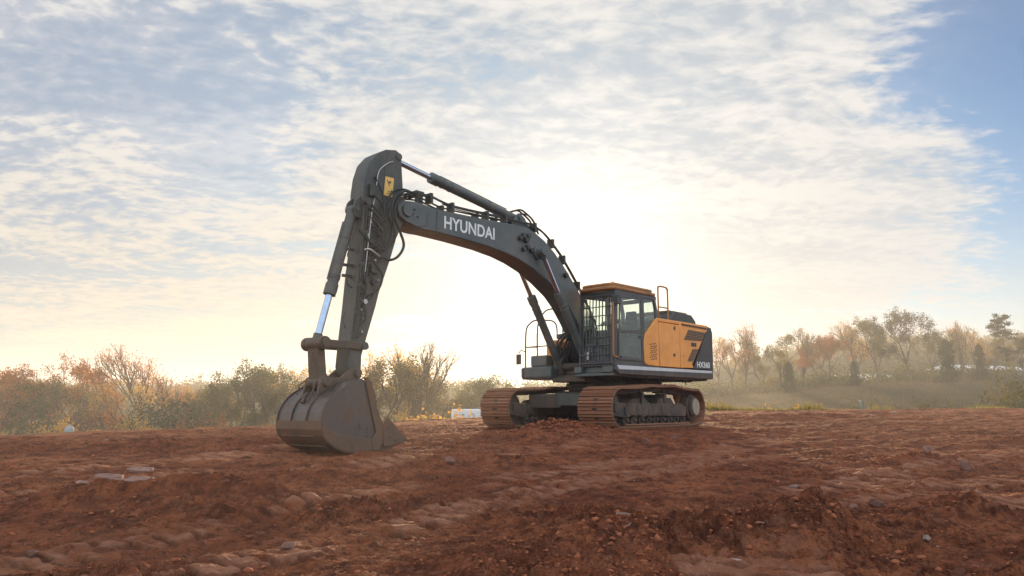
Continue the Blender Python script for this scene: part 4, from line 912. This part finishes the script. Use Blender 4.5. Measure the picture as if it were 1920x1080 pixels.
stone('rock', 200, 837, 12, (.7, .7), stonem, 'white stone on the sunlit strip near the left end of the pad', 24)
stone('rock', 1678, 776, 9, (.7, .8), stonem, 'left one of two white stones at the far right edge of the pad', 25)
stone('rock', 1637, 785, 8, (.7, .8), stonem, 'small pale stone further left along the far right edge of the pad', 26)
def slab(px, py, Lpx, wid, th, rot, tilt, label, seed):
    x, y = spot(px, py); L = Lpx*math.hypot(x, y)/F; r = random.Random(seed); m = MB(); n = 7; pts = []
    for i in range(n):
        a = 2*math.pi*i/n; ca, sa = math.cos(a), math.sin(a); k = 1/max(abs(ca), abs(sa))*r.uniform(.86, 1); pts.append((ca*k*L/2, sa*k*wid/2))
    m.plan(pts, 0, th); o = m.build('clay_slab', slabm, None, bevel=.008); o.location = (x, y, hz(x, y)+.02); o.rotation_euler = (tilt, .06, rot)
    tag(o, label, 'slab', 'clay slabs left of the dirt mound')
slab(262, 893, 46, .16, .045, .05, .25, 'pale clay slab, topmost of the slabs against the left dirt mound', 1)
slab(262, 908, 44, .18, .03, .1, .2, 'broken clay slab just under the topmost slab at the left dirt mound', 2)
slab(203, 913, 50, .2, .055, -.15, .15, 'thick dark clay slab in the middle of the slab row', 3)
slab(152, 921, 42, .12, .03, -.75, .3, 'narrow pale clay slab at the left end of the slab row', 4)
slab(262, 926, 30, .08, .02, -.1, .1, 'thin clay sliver below the two stacked slabs', 5)
slab(225, 952, 56, .12, .02, 0, .1, 'long flat pale slab lying in the hollow left of the dirt mound', 6)
slab(130, 948, 30, .1, .02, -.4, .1, 'short pale slab lying in the hollow near the left edge', 7)

# ------------------------------------------------------------------ trees
def leafmat(name, c0, c1, tr=.45):
    m, t, b = material(name); t.n.remove(b); out = t.n['Material Output']
    oi = t.new('ShaderNodeObjectInfo'); g = t.new('ShaderNodeNewGeometry')
    n = t.noise(g.outputs['Position'], .55, 4, .6); rp = g.outputs['Random Per Island']
    c = t.mix(t.ramp(t.math('ADD', t.math('MULTIPLY', n, .6), t.math('MULTIPLY', rp, .4)), .25, .75), c0, c1)
    c = t.mix(t.math('MULTIPLY', oi.outputs['Random'], .35), c, tuple(q*.6 for q in c0))
    df = t.new('ShaderNodeBsdfDiffuse'); tl_ = t.new('ShaderNodeBsdfTranslucent'); t.l.new(c, df.inputs[0])
    t.l.new(t.mix(1.0, c, (1.6, 1.35, .9), 'MULTIPLY'), tl_.inputs[0])
    mx = t.new('ShaderNodeMixShader'); mx.inputs[0].default_value = tr; t.l.new(df.outputs[0], mx.inputs[1]); t.l.new(tl_.outputs[0], mx.inputs[2]); t.l.new(mx.outputs[0], out.inputs[0])
    return m
LM = {'green': leafmat('green leaves', (.045, .062, .018), (.085, .095, .030)), 'dark': leafmat('evergreen needles', (.022, .036, .016), (.045, .058, .024), .25),
      'orange': leafmat('orange leaves', (.25, .10, .03), (.38, .17, .05)), 'rust': leafmat('rust leaves', (.17, .07, .03), (.26, .12, .05)),
      'gold': leafmat('golden leaves', (.30, .19, .045), (.45, .30, .08)), 'olive': leafmat('olive leaves', (.085, .080, .025), (.15, .125, .04))}
barkm = rock_mat('bark', (.06, .045, .033), (.12, .09, .065), .9)
class TreeB:
    def __init__(s, seed): s.r = random.Random(seed); s.mb = MB(); s.tips = []
    def limb(s, p, d, L, r0, depth, spread, kids, up=.25, shrink=.72, nseg=3):
        pts = [p]; q = p; dd = d
        for i in range(nseg):
            dd = (dd+Vector((s.r.gauss(0, .10), s.r.gauss(0, .10), s.r.gauss(0, .06)+up*.10))).normalized(); q = q+dd*(L/nseg); pts.append(q)
        s.mb.tube(pts, (lambda f, a=r0: a*(1-.45*f)), 6 if depth > 2 else 3, False)
        if depth <= 1: s.tips.append((q, dd)); s.tips.append(((q+pts[-2])/2, dd))
        if depth == 0: return
        for k in range(kids):
            a = 2*math.pi*(k+s.r.random()*.7)/kids; o = dd.orthogonal().normalized(); o2 = dd.cross(o)
            nd = (dd+(o*math.cos(a)+o2*math.sin(a))*spread*s.r.uniform(.6, 1.2)+Vector((0, 0, up*.5))).normalized()
            st = pts[-1] if k < 2 else pts[s.r.randint(1, len(pts)-1)]
            s.limb(st, nd, L*shrink*s.r.uniform(.8, 1.15), r0*.55*(1 if k else 1.15), depth-1, spread, kids, up, shrink)
def leaves(tips, per, size, spread, seed, droop=0, name='crown', mat=None, parent=None, flatz=1.0):
    r = np.random.default_rng(seed); T = np.array([tuple(p) for p in tips]); n = len(T)
    vis = r.uniform(.15, 1.6, n); cnt = np.maximum(1, (per*vis).astype(int)); C = np.repeat(T, cnt, 0); N = len(C)
    C = C+r.normal(size=(N, 3))*spread*np.array([1, 1, flatz]); C[:, 2] -= droop*r.random(N)
    return quads(C, size*(.6+.8*r.random(N)), r, name, mat, parent)
def quads(C, s, r, name, mat, parent):
    N = len(C); a = r.normal(size=(N, 3)); a /= np.linalg.norm(a, axis=1)[:, None]; b = np.cross(a, r.normal(size=(N, 3))); b /= np.linalg.norm(b, axis=1)[:, None]
    a = a*s[:, None]*.5; b = b*s[:, None]*.36
    V = np.stack([C-a, C+b*1.0-a*.1, C+a, C-b-a*.1], 1).reshape(-1, 3); return mesh_np(name, V, np.arange(4*N).reshape(-1, 4), mat, parent)
PR = {}
def proto(key, name, build, H):
    root = empty(name); tb, crown = build(root); tr_ = tb.mb.build('trunk', barkm, root, smooth=False); PR[key] = (root, H, name)
def broad(seed, dens, H=12, spread=.62, th=.28, kids=3, size=.30, lsp=.55, mat='green', up=.25, fat=1.0):
    def f(root):
        tb = TreeB(seed); tb.limb(Vector((0, 0, -1.0)), Vector((0, 0, 1)), H*th+1, H*.020*fat, 4, spread, kids, up, .74)
        z = max(p.z for p, d in tb.tips); z = sorted(p.z for p, d in tb.tips)[int(len(tb.tips)*.95)]; k = H/z/1.03
        tb.mb.v = [(x*k, y*k, z_*k if z_ > 0 else z_) for x, y, z_ in tb.mb.v]; tb.tips = [(p*k, d) for p, d in tb.tips]
        return tb, leaves([p for p, d in tb.tips], dens, size, lsp, seed, .2, 'crown', LM[mat], root)
    return f
def understory(tb_tips, r): pass
proto('broadA', 'broadleaf_tree', broad(3, 52, spread=.80, th=.20, kids=3, size=.21, lsp=.36), 12)
proto('broadB', 'broadleaf_tree', broad(8, 46, spread=.90, th=.18, kids=3, size=.20, lsp=.34, mat='rust'), 12)
proto('sparseA', 'autumn_tree', broad(14, 22, spread=.62, th=.28, kids=3, size=.18, lsp=.32, mat='orange', fat=1.2), 12)
proto('sparseB', 'autumn_tree', broad(21, 20, spread=.72, th=.26, kids=3, size=.18, lsp=.34, mat='gold', fat=1.2), 12)
proto('bareA', 'bare_tree', broad(31, 2.2, spread=.46, th=.27, kids=4, size=.17, lsp=.35, mat='gold', up=.55, fat=1.5), 12)
proto('bareB', 'bare_tree', broad(37, 7, spread=.62, th=.34, kids=4, size=.17, lsp=.35, mat='gold', up=.42, fat=1.4), 12)
def pine(root, H=14):
    tb = TreeB(41); tb.mb.tube([(0, 0, -1), (.1, 0, H*.35), (-.05, .1, H*.7), (.05, 0, H*.97)], lambda f: .19*(1-.75*f), 7, True); tips = []
    r = tb.r
    for k in range(30):
        z = H*(.52+.46*(k/30)**.9) if k > 4 else H*r.uniform(.3, .5); a = r.uniform(0, 6.28); L = (H*.21)*(1-.55*max(0, (z/H-.6)/.4)**2)*r.uniform(.6, 1.1)*(1 if k > 4 else .6)
        e = Vector((math.cos(a)*L, math.sin(a)*L, z+L*.22)); tb.mb.tube([(0, 0, z-.2), (e.x*.5, e.y*.5, z+.02*L), tuple(e)], lambda f: .05*(1-.6*f), 4, True)
        for q in range(7): f = r.uniform(.45, 1.05); tips.append(Vector((e.x*f+r.gauss(0, .3), e.y*f+r.gauss(0, .3), z+(e.z-z)*f+r.gauss(0, .12))))
    return tb, leaves(tips, 34, .26, .34, 5, 0, 'crown', LM['dark'], root, .5)
proto('pine', 'pine_tree', pine, 14)
def cedar(root, H=9):
    tb = TreeB(51); tb.mb.tube([(0, 0, -1), (0, 0, H*.95)], lambda f: .16*(1-.8*f), 6, False); tips = []; r = tb.r
    for k in range(330):
        z = H*(.06+.94*r.random()**1.1); L = H*.27*(1-z/H)**.6*r.uniform(.35, 1.25)*(.8+.3*math.sin(z*2.3+k%5))+.08; a = r.uniform(0, 6.28); tips.append(Vector((math.cos(a)*L, math.sin(a)*L, z)))
    return tb, leaves(tips, 20, .26, .22, 6, .3, 'crown', LM['dark'], root)
proto('cedar', 'cedar_tree', cedar, 9)
def bushf(seed, mat, H=3, n=170, per=20, w=.62, size=.14):
    def f(root):
        tb = TreeB(seed); tips = []; r = tb.r
        for k in range(14):
            a = r.uniform(0, 6.28); q = r.uniform(.2, 1)*H*w*.7; tb.mb.tube([(0, 0, -.3), (math.cos(a)*q*.5, math.sin(a)*q*.5, H*.45), (math.cos(a)*q, math.sin(a)*q, H*r.uniform(.6, .95))], lambda f: .035*(1-.6*f), 4, True)
        for k in range(n):
            u = r.gauss(0, 1), r.gauss(0, 1), abs(r.gauss(0, 1)); l = math.sqrt(sum(c*c for c in u)); q = r.uniform(.55, 1)*(1+.22*math.sin(u[0]*5/l+seed)+.15*math.sin(u[1]*7/l)); tips.append(Vector((u[0]/l*H*w*q, u[1]/l*H*w*q, u[2]/l*H*.92*q+.05)))
        return tb, leaves(tips, per, size, H*.055, seed, .1, 'crown', LM[mat], root)
    return f
proto('bush', 'bush', bushf(61, 'green'), 3)
proto('dome', 'bushy_tree', bushf(63, 'dark', 7, 420, 26, .62, .24), 7)
used_p = set()
def plant(key, px, py, Y, mat=None, wide=1.0, label='', cat='tree', group=None):
    root, H, nm = PR[key]; x, y = spot(px, py, Y); zb = hz(x, y); h = top_z(px, py, Y)-zb; s = h/H
    if key in used_p: r = copy_tree(root)
    else: r = root; used_p.add(key)
    r.name = nm; r.location = (x, y, zb); r.scale = (s*wide, s*wide, s); r.rotation_euler = (0, 0, rn.uniform(0, 6.28))
    for k in ('label', 'category', 'group'):
        if k in r.keys(): del r[k]
    tag(r, label, cat, group)
    for c in r.children:
        if c.name.startswith('crown') and mat: c.material_slots[0].link = 'OBJECT'; c.material_slots[0].material = LM[mat]
    return r
GL = 'trees in the misty row behind the pad at left'; GM = 'trees behind the bucket and arm'; GR = 'trees in the row above the meadow at right'
for a in [
    ('broadA', -8, 692, 80, 'orange', 1.0, 'orange topped tree cut off by the left edge of the photo', GL),
    ('broadA', 22, 721, 78, 'green', .9, 'dark green tree beside the orange one at the far left edge', GL),
    ('sparseA', 48, 731, 84, 'rust', .9, 'rusty thin crowned tree, second from the left edge', GL),
    ('bareA', 66, 703, 90, 'gold', .8, 'thin bare tree poking above the rusty trees near the left edge', GL),
    ('broadA', 103, 721, 82, 'green', .85, 'grey green tree right of the thin bare tree at left', GL),
    ('sparseB', 140, 721, 80, 'olive', 1.1, 'brownish thin tree above the small white tank', GL),
    ('sparseA', 165, 715, 88, 'gold', .9, 'golden leaved slim tree left of the tall red autumn tree', GL),
    ('broadB', 193, 684, 88, 'rust', 1.0, 'tallest red brown autumn tree of the left row', GL),
    ('broadB', 222, 694, 83, 'orange', .9, 'orange tree close to the right of the tall red autumn tree', GL),
    ('sparseB', 250, 717, 78, 'gold', .8, 'low yellow tree in front of the tall round bare tree', GL),
    ('bareB', 285, 664, 86, 'orange', .95, 'tall tree with a round fan of nearly bare branches above the left row', GL),
    ('dome', 327, 743, 74, 'dark', 1.25, 'dark domed evergreen bush tree in the left row', GL),
    ('sparseA', 340, 725, 92, 'gold', .9, 'small golden tree directly behind the dark domed tree', GL),
    ('sparseB', 368, 731, 90, 'rust', 1.0, 'pale brown tree right of the dark domed tree', GL),
    ('bareA', 398, 721, 88, 'gold', .9, 'faint bare tree between the brown tree and the green group', GL),
    ('broadA', 424, 731, 86, 'olive', .9, 'low olive tree left of the green group', GL),
    ('broadA', 452, 713, 80, 'green', .9, 'leftmost tree of the dark green group left of the bucket', GL),
    ('broadB', 482, 698, 84, 'green', .8, 'middle tree of the dark green group left of the bucket', GL),
    ('broadA', 516, 690, 78, 'green', 1.0, 'largest dark green tree of the group left of the bucket', GL),
    ('sparseA', 548, 693, 86, 'gold', .9, 'pale gold thin tree partly behind the bucket cylinder', GL),
    ('sparseB', 625, 700, 86, 'olive', 1.0, 'olive tree seen between the bucket link and the arm', GM),
    ('sparseA', 742, 664, 78, 'gold', .9, 'golden twiggy tree top rising behind the domed tree right of the arm', GM),
    ('broadA', 712, 682, 74, 'olive', 1.15, 'big olive domed tree right behind the bucket', GM),
    ('bareA', 797, 652, 72, 'gold', 1.05, 'tall vase shaped bare tree glowing in the sun right of the bucket', GM),
    ('broadA', 775, 722, 76, 'olive', 1.0, 'low green tree at the foot of the vase shaped bare tree', GM),
    ('broadB', 832, 714, 78, 'olive', 1.0, 'pale green tree right of the vase shaped bare tree', GM),
    ('broadA', 880, 712, 92, 'green', 1.0, 'small round tree above the white trailer', GM),
    ('broadB', 912, 722, 96, 'green', 1.1, 'small hazy tree right above the left track', GM),
    ('sparseA', 1343, 632, 112, 'gold', .8, 'thin sunlit tree just right of the counterweight', GR),
    ('sparseB', 1366, 640, 108, 'orange', .8, 'orange tinged tree second from the counterweight', GR),
    ('bareB', 1392, 618, 112, 'orange', .75, 'tall orange bare topped tree near the counterweight', GR),
    ('broadB', 1424, 640, 110, 'olive', .8, 'slim olive tree between two taller autumn trees', GR),
    ('broadB', 1462, 630, 106, 'olive', .95, 'olive brown dense tree in the left part of the right row', GR),
    ('bareA', 1500, 620, 108, 'gold', .9, 'bare tree with forked trunk right of the olive brown tree', GR),
    ('broadA', 1533, 632, 112, 'rust', .8, 'thin rusty tree right of the forked bare tree', GR),
    ('broadA', 1556, 636, 104, 'rust', .9, 'dark rust coloured tree left of the tall green trees', GR),
    ('cedar', 1478, 680, 100, 'dark', 1.1, 'dark conical cedar below the olive brown tree', GR),
    ('bareB', 1598, 610, 110, 'gold', .9, 'bare golden tree at the left shoulder of the tall green trees', GR),
    ('broadA', 1642, 600, 108, 'green', .85, 'left one of the two tallest green trees with open crowns', GR),
    ('broadA', 1700, 587, 106, 'dark', .85, 'tallest green tree of the right row', GR),
    ('broadA', 1737, 622, 112, 'green', .85, 'thin olive tree right of the tallest green tree', GR),
    ('cedar', 1772, 638, 100, 'dark', 1.0, 'large dark conical cedar right of the tall green trees', GR),
    ('cedar', 1600, 678, 102, 'dark', 1.2, 'dark conical cedar below the bare golden tree', GR),
    ('bareA', 1797, 608, 112, 'gold', .9, 'left one of two tall bare trees between cedar and pine', GR),
    ('bareB', 1826, 612, 114, 'gold', .8, 'right one of two tall bare trees between cedar and pine', GR),
    ('cedar', 1834, 646, 106, 'dark', .8, 'small slender cedar under the two tall bare trees', GR),
    ('broadB', 1852, 636, 110, 'olive', .8, 'thin olive tree left of the flat topped pine', GR),
    ('pine', 1876, 590, 104, 'dark', .82, 'tall pine with a flat umbrella crown near the right edge', GR),
    ('pine', 1912, 634, 108, 'dark', .9, 'shorter pine behind the umbrella crowned pine, at the right edge', GR),
    ('broadA', 1936, 626, 108, 'olive', .9, 'olive tree cut off by the right edge of the photo', GR)]:
    plant(a[0], a[1], a[2], a[3], a[4], a[5], a[6], 'tree', a[7])
GB = 'bushes along the far edge of the pad'
plant('bush', 1735, 744, 60, 'olive', .9, 'round green bush in the meadow below the cedar', 'bush', GB)
plant('bush', 1898, 690, 52, 'olive', .55, 'tall olive shrub at the right edge of the meadow', 'bush', GB)
plant('bush', 1918, 722, 48, 'green', .8, 'low dark green bush at the foot of the tall olive shrub', 'bush', GB)
plant('bush', 1500, 757, 46, 'gold', .8, 'small yellow weed bush on the pad edge behind the machine', 'bush', GB)
plant('bush', 1622, 757, 46, 'olive', .9, 'low weed bush left of the round green bush', 'bush', GB)
plant('bush', 1690, 760, 44, 'green', 1.4, 'flat weed bush between the two bushes on the right', 'bush', GB)
plant('bush', 1850, 757, 44, 'green', 1.3, 'flat green weed bush left of the low dark green bush', 'bush', GB)
plant('bush', 1420, 758, 46, 'gold', 1.0, 'yellowish weed bush nearest to the rear of the machine', 'bush', GB)
plant('bush', 110, 776, 66, 'gold', .8, 'golden bush left of the small white tank', 'bush', GB)
plant('bush', 262, 768, 68, 'gold', .7, 'golden bush below the tall round bare tree', 'bush', GB)
plant('bush', 375, 766, 66, 'rust', .8, 'reddish bush right of the dark domed tree', 'bush', GB)
plant('bush', 805, 754, 56, 'gold', 1.2, 'sunlit golden bush left of the white trailer', 'bush', GB)
plant('bush', 1330, 748, 70, 'olive', 1.2, 'hazy bush right behind the near track', 'bush', GB)
for k in list(PR):
    if k not in used_p:
        for c in list(PR[k][0].children): bpy.data.objects.remove(c)
        bpy.data.objects.remove(PR[k][0])

# masses: undergrowth under the trees, woods on the far hills
def mass(name, label, n, fn, per, mat, seed, size):
    r = np.random.default_rng(seed); C = []; Sz = []
    for k in range(n):
        x, y, w, h = fn(r); z = float(hbase(np.array([x]), np.array([y]))[0]); d = r.normal(size=(per, 3)); d /= np.linalg.norm(d, axis=1)[:, None]; d[:, 2] = np.abs(d[:, 2])
        q = r.uniform(.7, 1.05, per)[:, None]*(1+.25*np.sin(d[:, :1]*4+k)); C.append(np.array([x, y, z])+d*q*np.array([w, w, h])+r.normal(size=(per, 3))*.12*w)
    C = np.concatenate(C); o = quads(C, size*(.6+.8*r.random(len(C))), r, name, LM[mat], None); tag(o, label, name.replace('_', ' '), kind='stuff')
def fl(r): y = r.uniform(78, 108); return r.uniform(-.74, -.02)*y, y, r.uniform(1.4, 3.0), r.uniform(2.0, 4.6)
mass('undergrowth', 'tangled olive undergrowth beneath the left trees', 190, fl, 260, 'olive', 1, .30)
def fl2(r): y = r.uniform(84, 112); return r.uniform(-.74, -.02)*y, y, r.uniform(1.4, 3.0), r.uniform(2.0, 5.0)
mass('thicket', 'rusty brown thicket between the left trees', 90, fl2, 220, 'rust', 2, .28)
def fr2(r): y = r.uniform(112, 128); return r.uniform(.24, .74)*y, y, r.uniform(1.2, 2.6), r.uniform(1.2, 3.0)
mass('hedgerow', 'green hedgerow at the feet of the right hand trees', 150, fr2, 240, 'green', 3, .30)
def fh(r):
    y = r.uniform(170, 310); return r.uniform(-.78, .80)*y, y, r.uniform(2.6, 4.5), r.uniform(4.5, 8)
mass('far_woods', 'hazy wood covering the far hills', 1300, fh, 190, 'green', 4, .85)

# ------------------------------------------------------------------ grass
def grassmat(name, c0, c1): return leafmat(name, c0, c1, .5)
def blades(name, label, n, fn, hgt, mat, seed):
    r = np.random.default_rng(seed); x, y = fn(r, n); z = hbase(x, y)+fbm(x*.28, y*.55, 3, 1)*.10; a = r.uniform(0, 6.28, n); h = hgt*r.uniform(.4, 1.2, n)*(.5+1.3*ss(fbm(x*.7, y*.7, 2, 9), -.1, .3)); w = (.012+.012*r.random(n))*(1 if hgt < .4 else 4)
    l = r.normal(size=(n, 2))*h[:, None]*.35
    V = np.stack([np.stack([x-np.cos(a)*w, y-np.sin(a)*w, z], -1), np.stack([x+np.cos(a)*w, y+np.sin(a)*w, z], -1), np.stack([x+l[:, 0], y+l[:, 1], z+h], -1)], 1).reshape(-1, 3)
    tag(mesh_np(name, V, np.arange(3*n).reshape(-1, 3), mat), label, 'grass', kind='stuff')
def gedge(a0, a1, w):
    def f(r, n):
        a = r.uniform(a0, a1, n); y = 31.5+np.abs(r.normal(size=n))*w; x = a*y
        keep = fbm(x*.35, y*.5, 3, 15) > -.12; y = np.where(keep, y, y+2.0); return a*y, y
    return f
blades('grass', 'dry golden grass on the far left edge of the clay pad', 24000, gedge(-.75, -.02, 1.6), .10, grassmat('dry grass', (.30, .17, .06), (.42, .26, .10)), 1)
blades('weeds', 'yellow green weeds on the far right edge of the clay pad', 22000, gedge(.16, .75, 3.0), .20, grassmat('weed green', (.10, .11, .03), (.22, .20, .06)), 2)

def gm(r, n): y = r.uniform(38, 118, n); return r.uniform(.15, .75, n)*y, y
blades('meadow_grass', 'rank brownish grass covering the meadow at right', 60000, gm, .34, grassmat('meadow grass', (.05, .045, .02), (.13, .10, .045)), 3)
# ------------------------------------------------------------------ small far things
whitem = simple('white painted metal', (.62, .63, .64), .5); greym = simple('grey cladding', (.27, .28, .30), .6); tealm = simple('teal plastic', (.02, .10, .08), .5); darkm = simple('dark tyre', (.03, .03, .03), .8); woodm = simple('fresh pale timber', (.62, .42, .16), .7); bluem = simple('grey blue panel', (.16, .22, .30), .4)
def shed(px0, px1, py, Y, h, label, nw):
    x0, y0 = spot(px0, py, Y); x1, y1 = spot(px1, py, Y+10); zt = top_z((px0+px1)/2, py, Y+5); L = math.hypot(x1-x0, y1-y0); zb = min(hz(x0, y0), hz(x1, y1))-.5
    r = empty('long_shed', (x0, y0, 0), math.atan2(y1-y0, x1-x0)); tag(r, label, 'shed', 'white sheds behind the right trees')
    m = MB(); m.box((0, 0, zb), (L, 9, zt-.9)); m.build('wall', greym, r)
    m = MB(); m.add([(-.4, -.4, zt-.9), (L+.4, -.4, zt-.9), (L+.4, 4.5, zt), (-.4, 4.5, zt), (L+.4, 9.4, zt-.9), (-.4, 9.4, zt-.9), (-.4, -.4, zt-1.15), (L+.4, -.4, zt-1.15)], [(0, 1, 2, 3), (3, 2, 4, 5), (6, 7, 1, 0), (0, 3, 5), (1, 4, 2)]); m.build('roof', whitem, r, smooth=False)
    for k in range(nw):
        u = L*(k+.5)/nw; m = MB(); m.box((u-.9, -.06, zt-2.6), (u+.9, -.003, zt-1.5)); m.build('window', bluem, r)
    for k in range(max(2, nw//3)):
        u = L*(k+.2)/max(2, nw//3); m = MB(); m.box((u-1.2, -.05, zb), (u+1.2, -.003, zb+3.2)); m.build('door', whitem, r)
shed(1808, 2010, 684, 150, 5, 'long white roofed shed seen under the pine at the right edge', 12)
shed(1616, 1772, 700, 150, 4, 'low white shed hidden behind the trunks of the tall green trees', 9)
def trailer():
    Y = 62; x0, y0 = spot(846, 775, Y); x1, y1 = spot(902, 775, Y); zt = top_z(870, 767, Y); zb = zt-2.5; L = x1-x0
    r = empty('box_trailer', (x0, y0, zb-1.0)); tag(r, 'white box trailer with faint dark print, half hidden beyond the pad left of the track', 'trailer')
    m = MB(); m.box((0, 0, 1.0), (L, 2.4, 3.5)); m.build('body', whitem, r, bevel=.12)
    m = MB(); m.box((.1, .2, .85), (L-.1, 2.2, .999)); m.build('chassis', darkm, r)
    for x in (.55, L-.6):
        for y in (.05, 2.05): m = MB(); m.cyl((x, y, .45), (x, y+.28, .45), .45, n=20); m.build('wheel', darkm, r)
    m = MB(); m.box((.35, -.012, 2.98), (.55, -.002, 3.12)); m.box((.62, -.012, 2.98), (.78, -.002, 3.12)); m.box((.86, -.012, 2.98), (1.05, -.002, 3.12)); m.box((.35, -.012, 2.78), (1.1, -.002, 2.84)); m.build('printed_marks', bluem, r)
    m = MB(); m.tube([(1.62+.2*math.cos(a*math.pi/12), -.02, 2.95+.2*math.sin(a*math.pi/12)) for a in range(25)], .035, 6, False); m.build('ring_emblem', bluem, r)
trailer()
def tankf():
    Y = 64; x, y = spot(130, 803, Y); zt = top_z(128, 797, Y); r = empty('storage_tank', (x, y, zt-1.6)); tag(r, 'small white domed tank among the trees near the left edge', 'tank')
    m = MB(); m.cyl((0, 0, 0), (0, 0, 1.25), .36, n=24); m.cyl((0, 0, 1.25), (0, 0, 1.48), .36, .26, n=24); m.cyl((0, 0, 1.48), (0, 0, 1.58), .26, .08, n=24); m.build('shell', greym, r)
    m = MB(); m.cyl((0, 0, 1.57), (0, 0, 1.66), .06, n=10); m.build('valve_cap', greym, r)
tankf()
def utility():
    Y = 62; x, y = spot(1616, 752, Y); zb = hz(x, y)-.05; r = empty('utility_box', (x, y, zb)); zt = top_z(1616, 745, Y); h = max(.5, zt-zb-.25); tag(r, 'tiny teal utility box standing in the meadow', 'utility box')
    m = MB(); m.box((-.12, -.12, 0), (.12, .12, h-.08)); m.build('housing', tealm, r, bevel=.03); m = MB(); m.box((-.14, -.14, h-.08), (.14, .14, h)); m.build('lid', tealm, r, bevel=.02)
utility()
def board():
    Y = 25.5; x, y = spot(1322, 766, Y); m = MB(); m.box((-.06, -.015, -.1), (.06, .015, .55)); z = hz(x, y); o = m.build('survey_stake', woodm, None, bevel=.004); o.location = (x-.1, y, z+.16); o.rotation_euler = (0, math.radians(-52), 0)
    o.location = (x+.12, y, z+.03); tag(o, 'bright leaning wooden stake behind the rear of the near track', 'stake')
board()

# ------------------------------------------------------------------ morning haze
def haze():
    m = MB(); m.box((-700, -60, -9), (700, 700, 27)); mt = bpy.data.materials.new('morning haze'); mt.use_nodes = True; t = NT(mt.node_tree); t.n.clear()
    v = t.new('ShaderNodeVolumePrincipled'); v.inputs['Color'].default_value = (.92, .94, .94, 1); v.inputs['Density'].default_value = .0012; v.inputs['Anisotropy'].default_value = .35
    o = t.new('ShaderNodeOutputMaterial'); t.l.new(v.outputs[0], o.inputs['Volume'])
    h = m.build('haze', mt, None, smooth=False); tag(h, 'pale morning haze over the whole site', 'haze', kind='stuff')
haze()
S.cycles.volume_bounces = 1
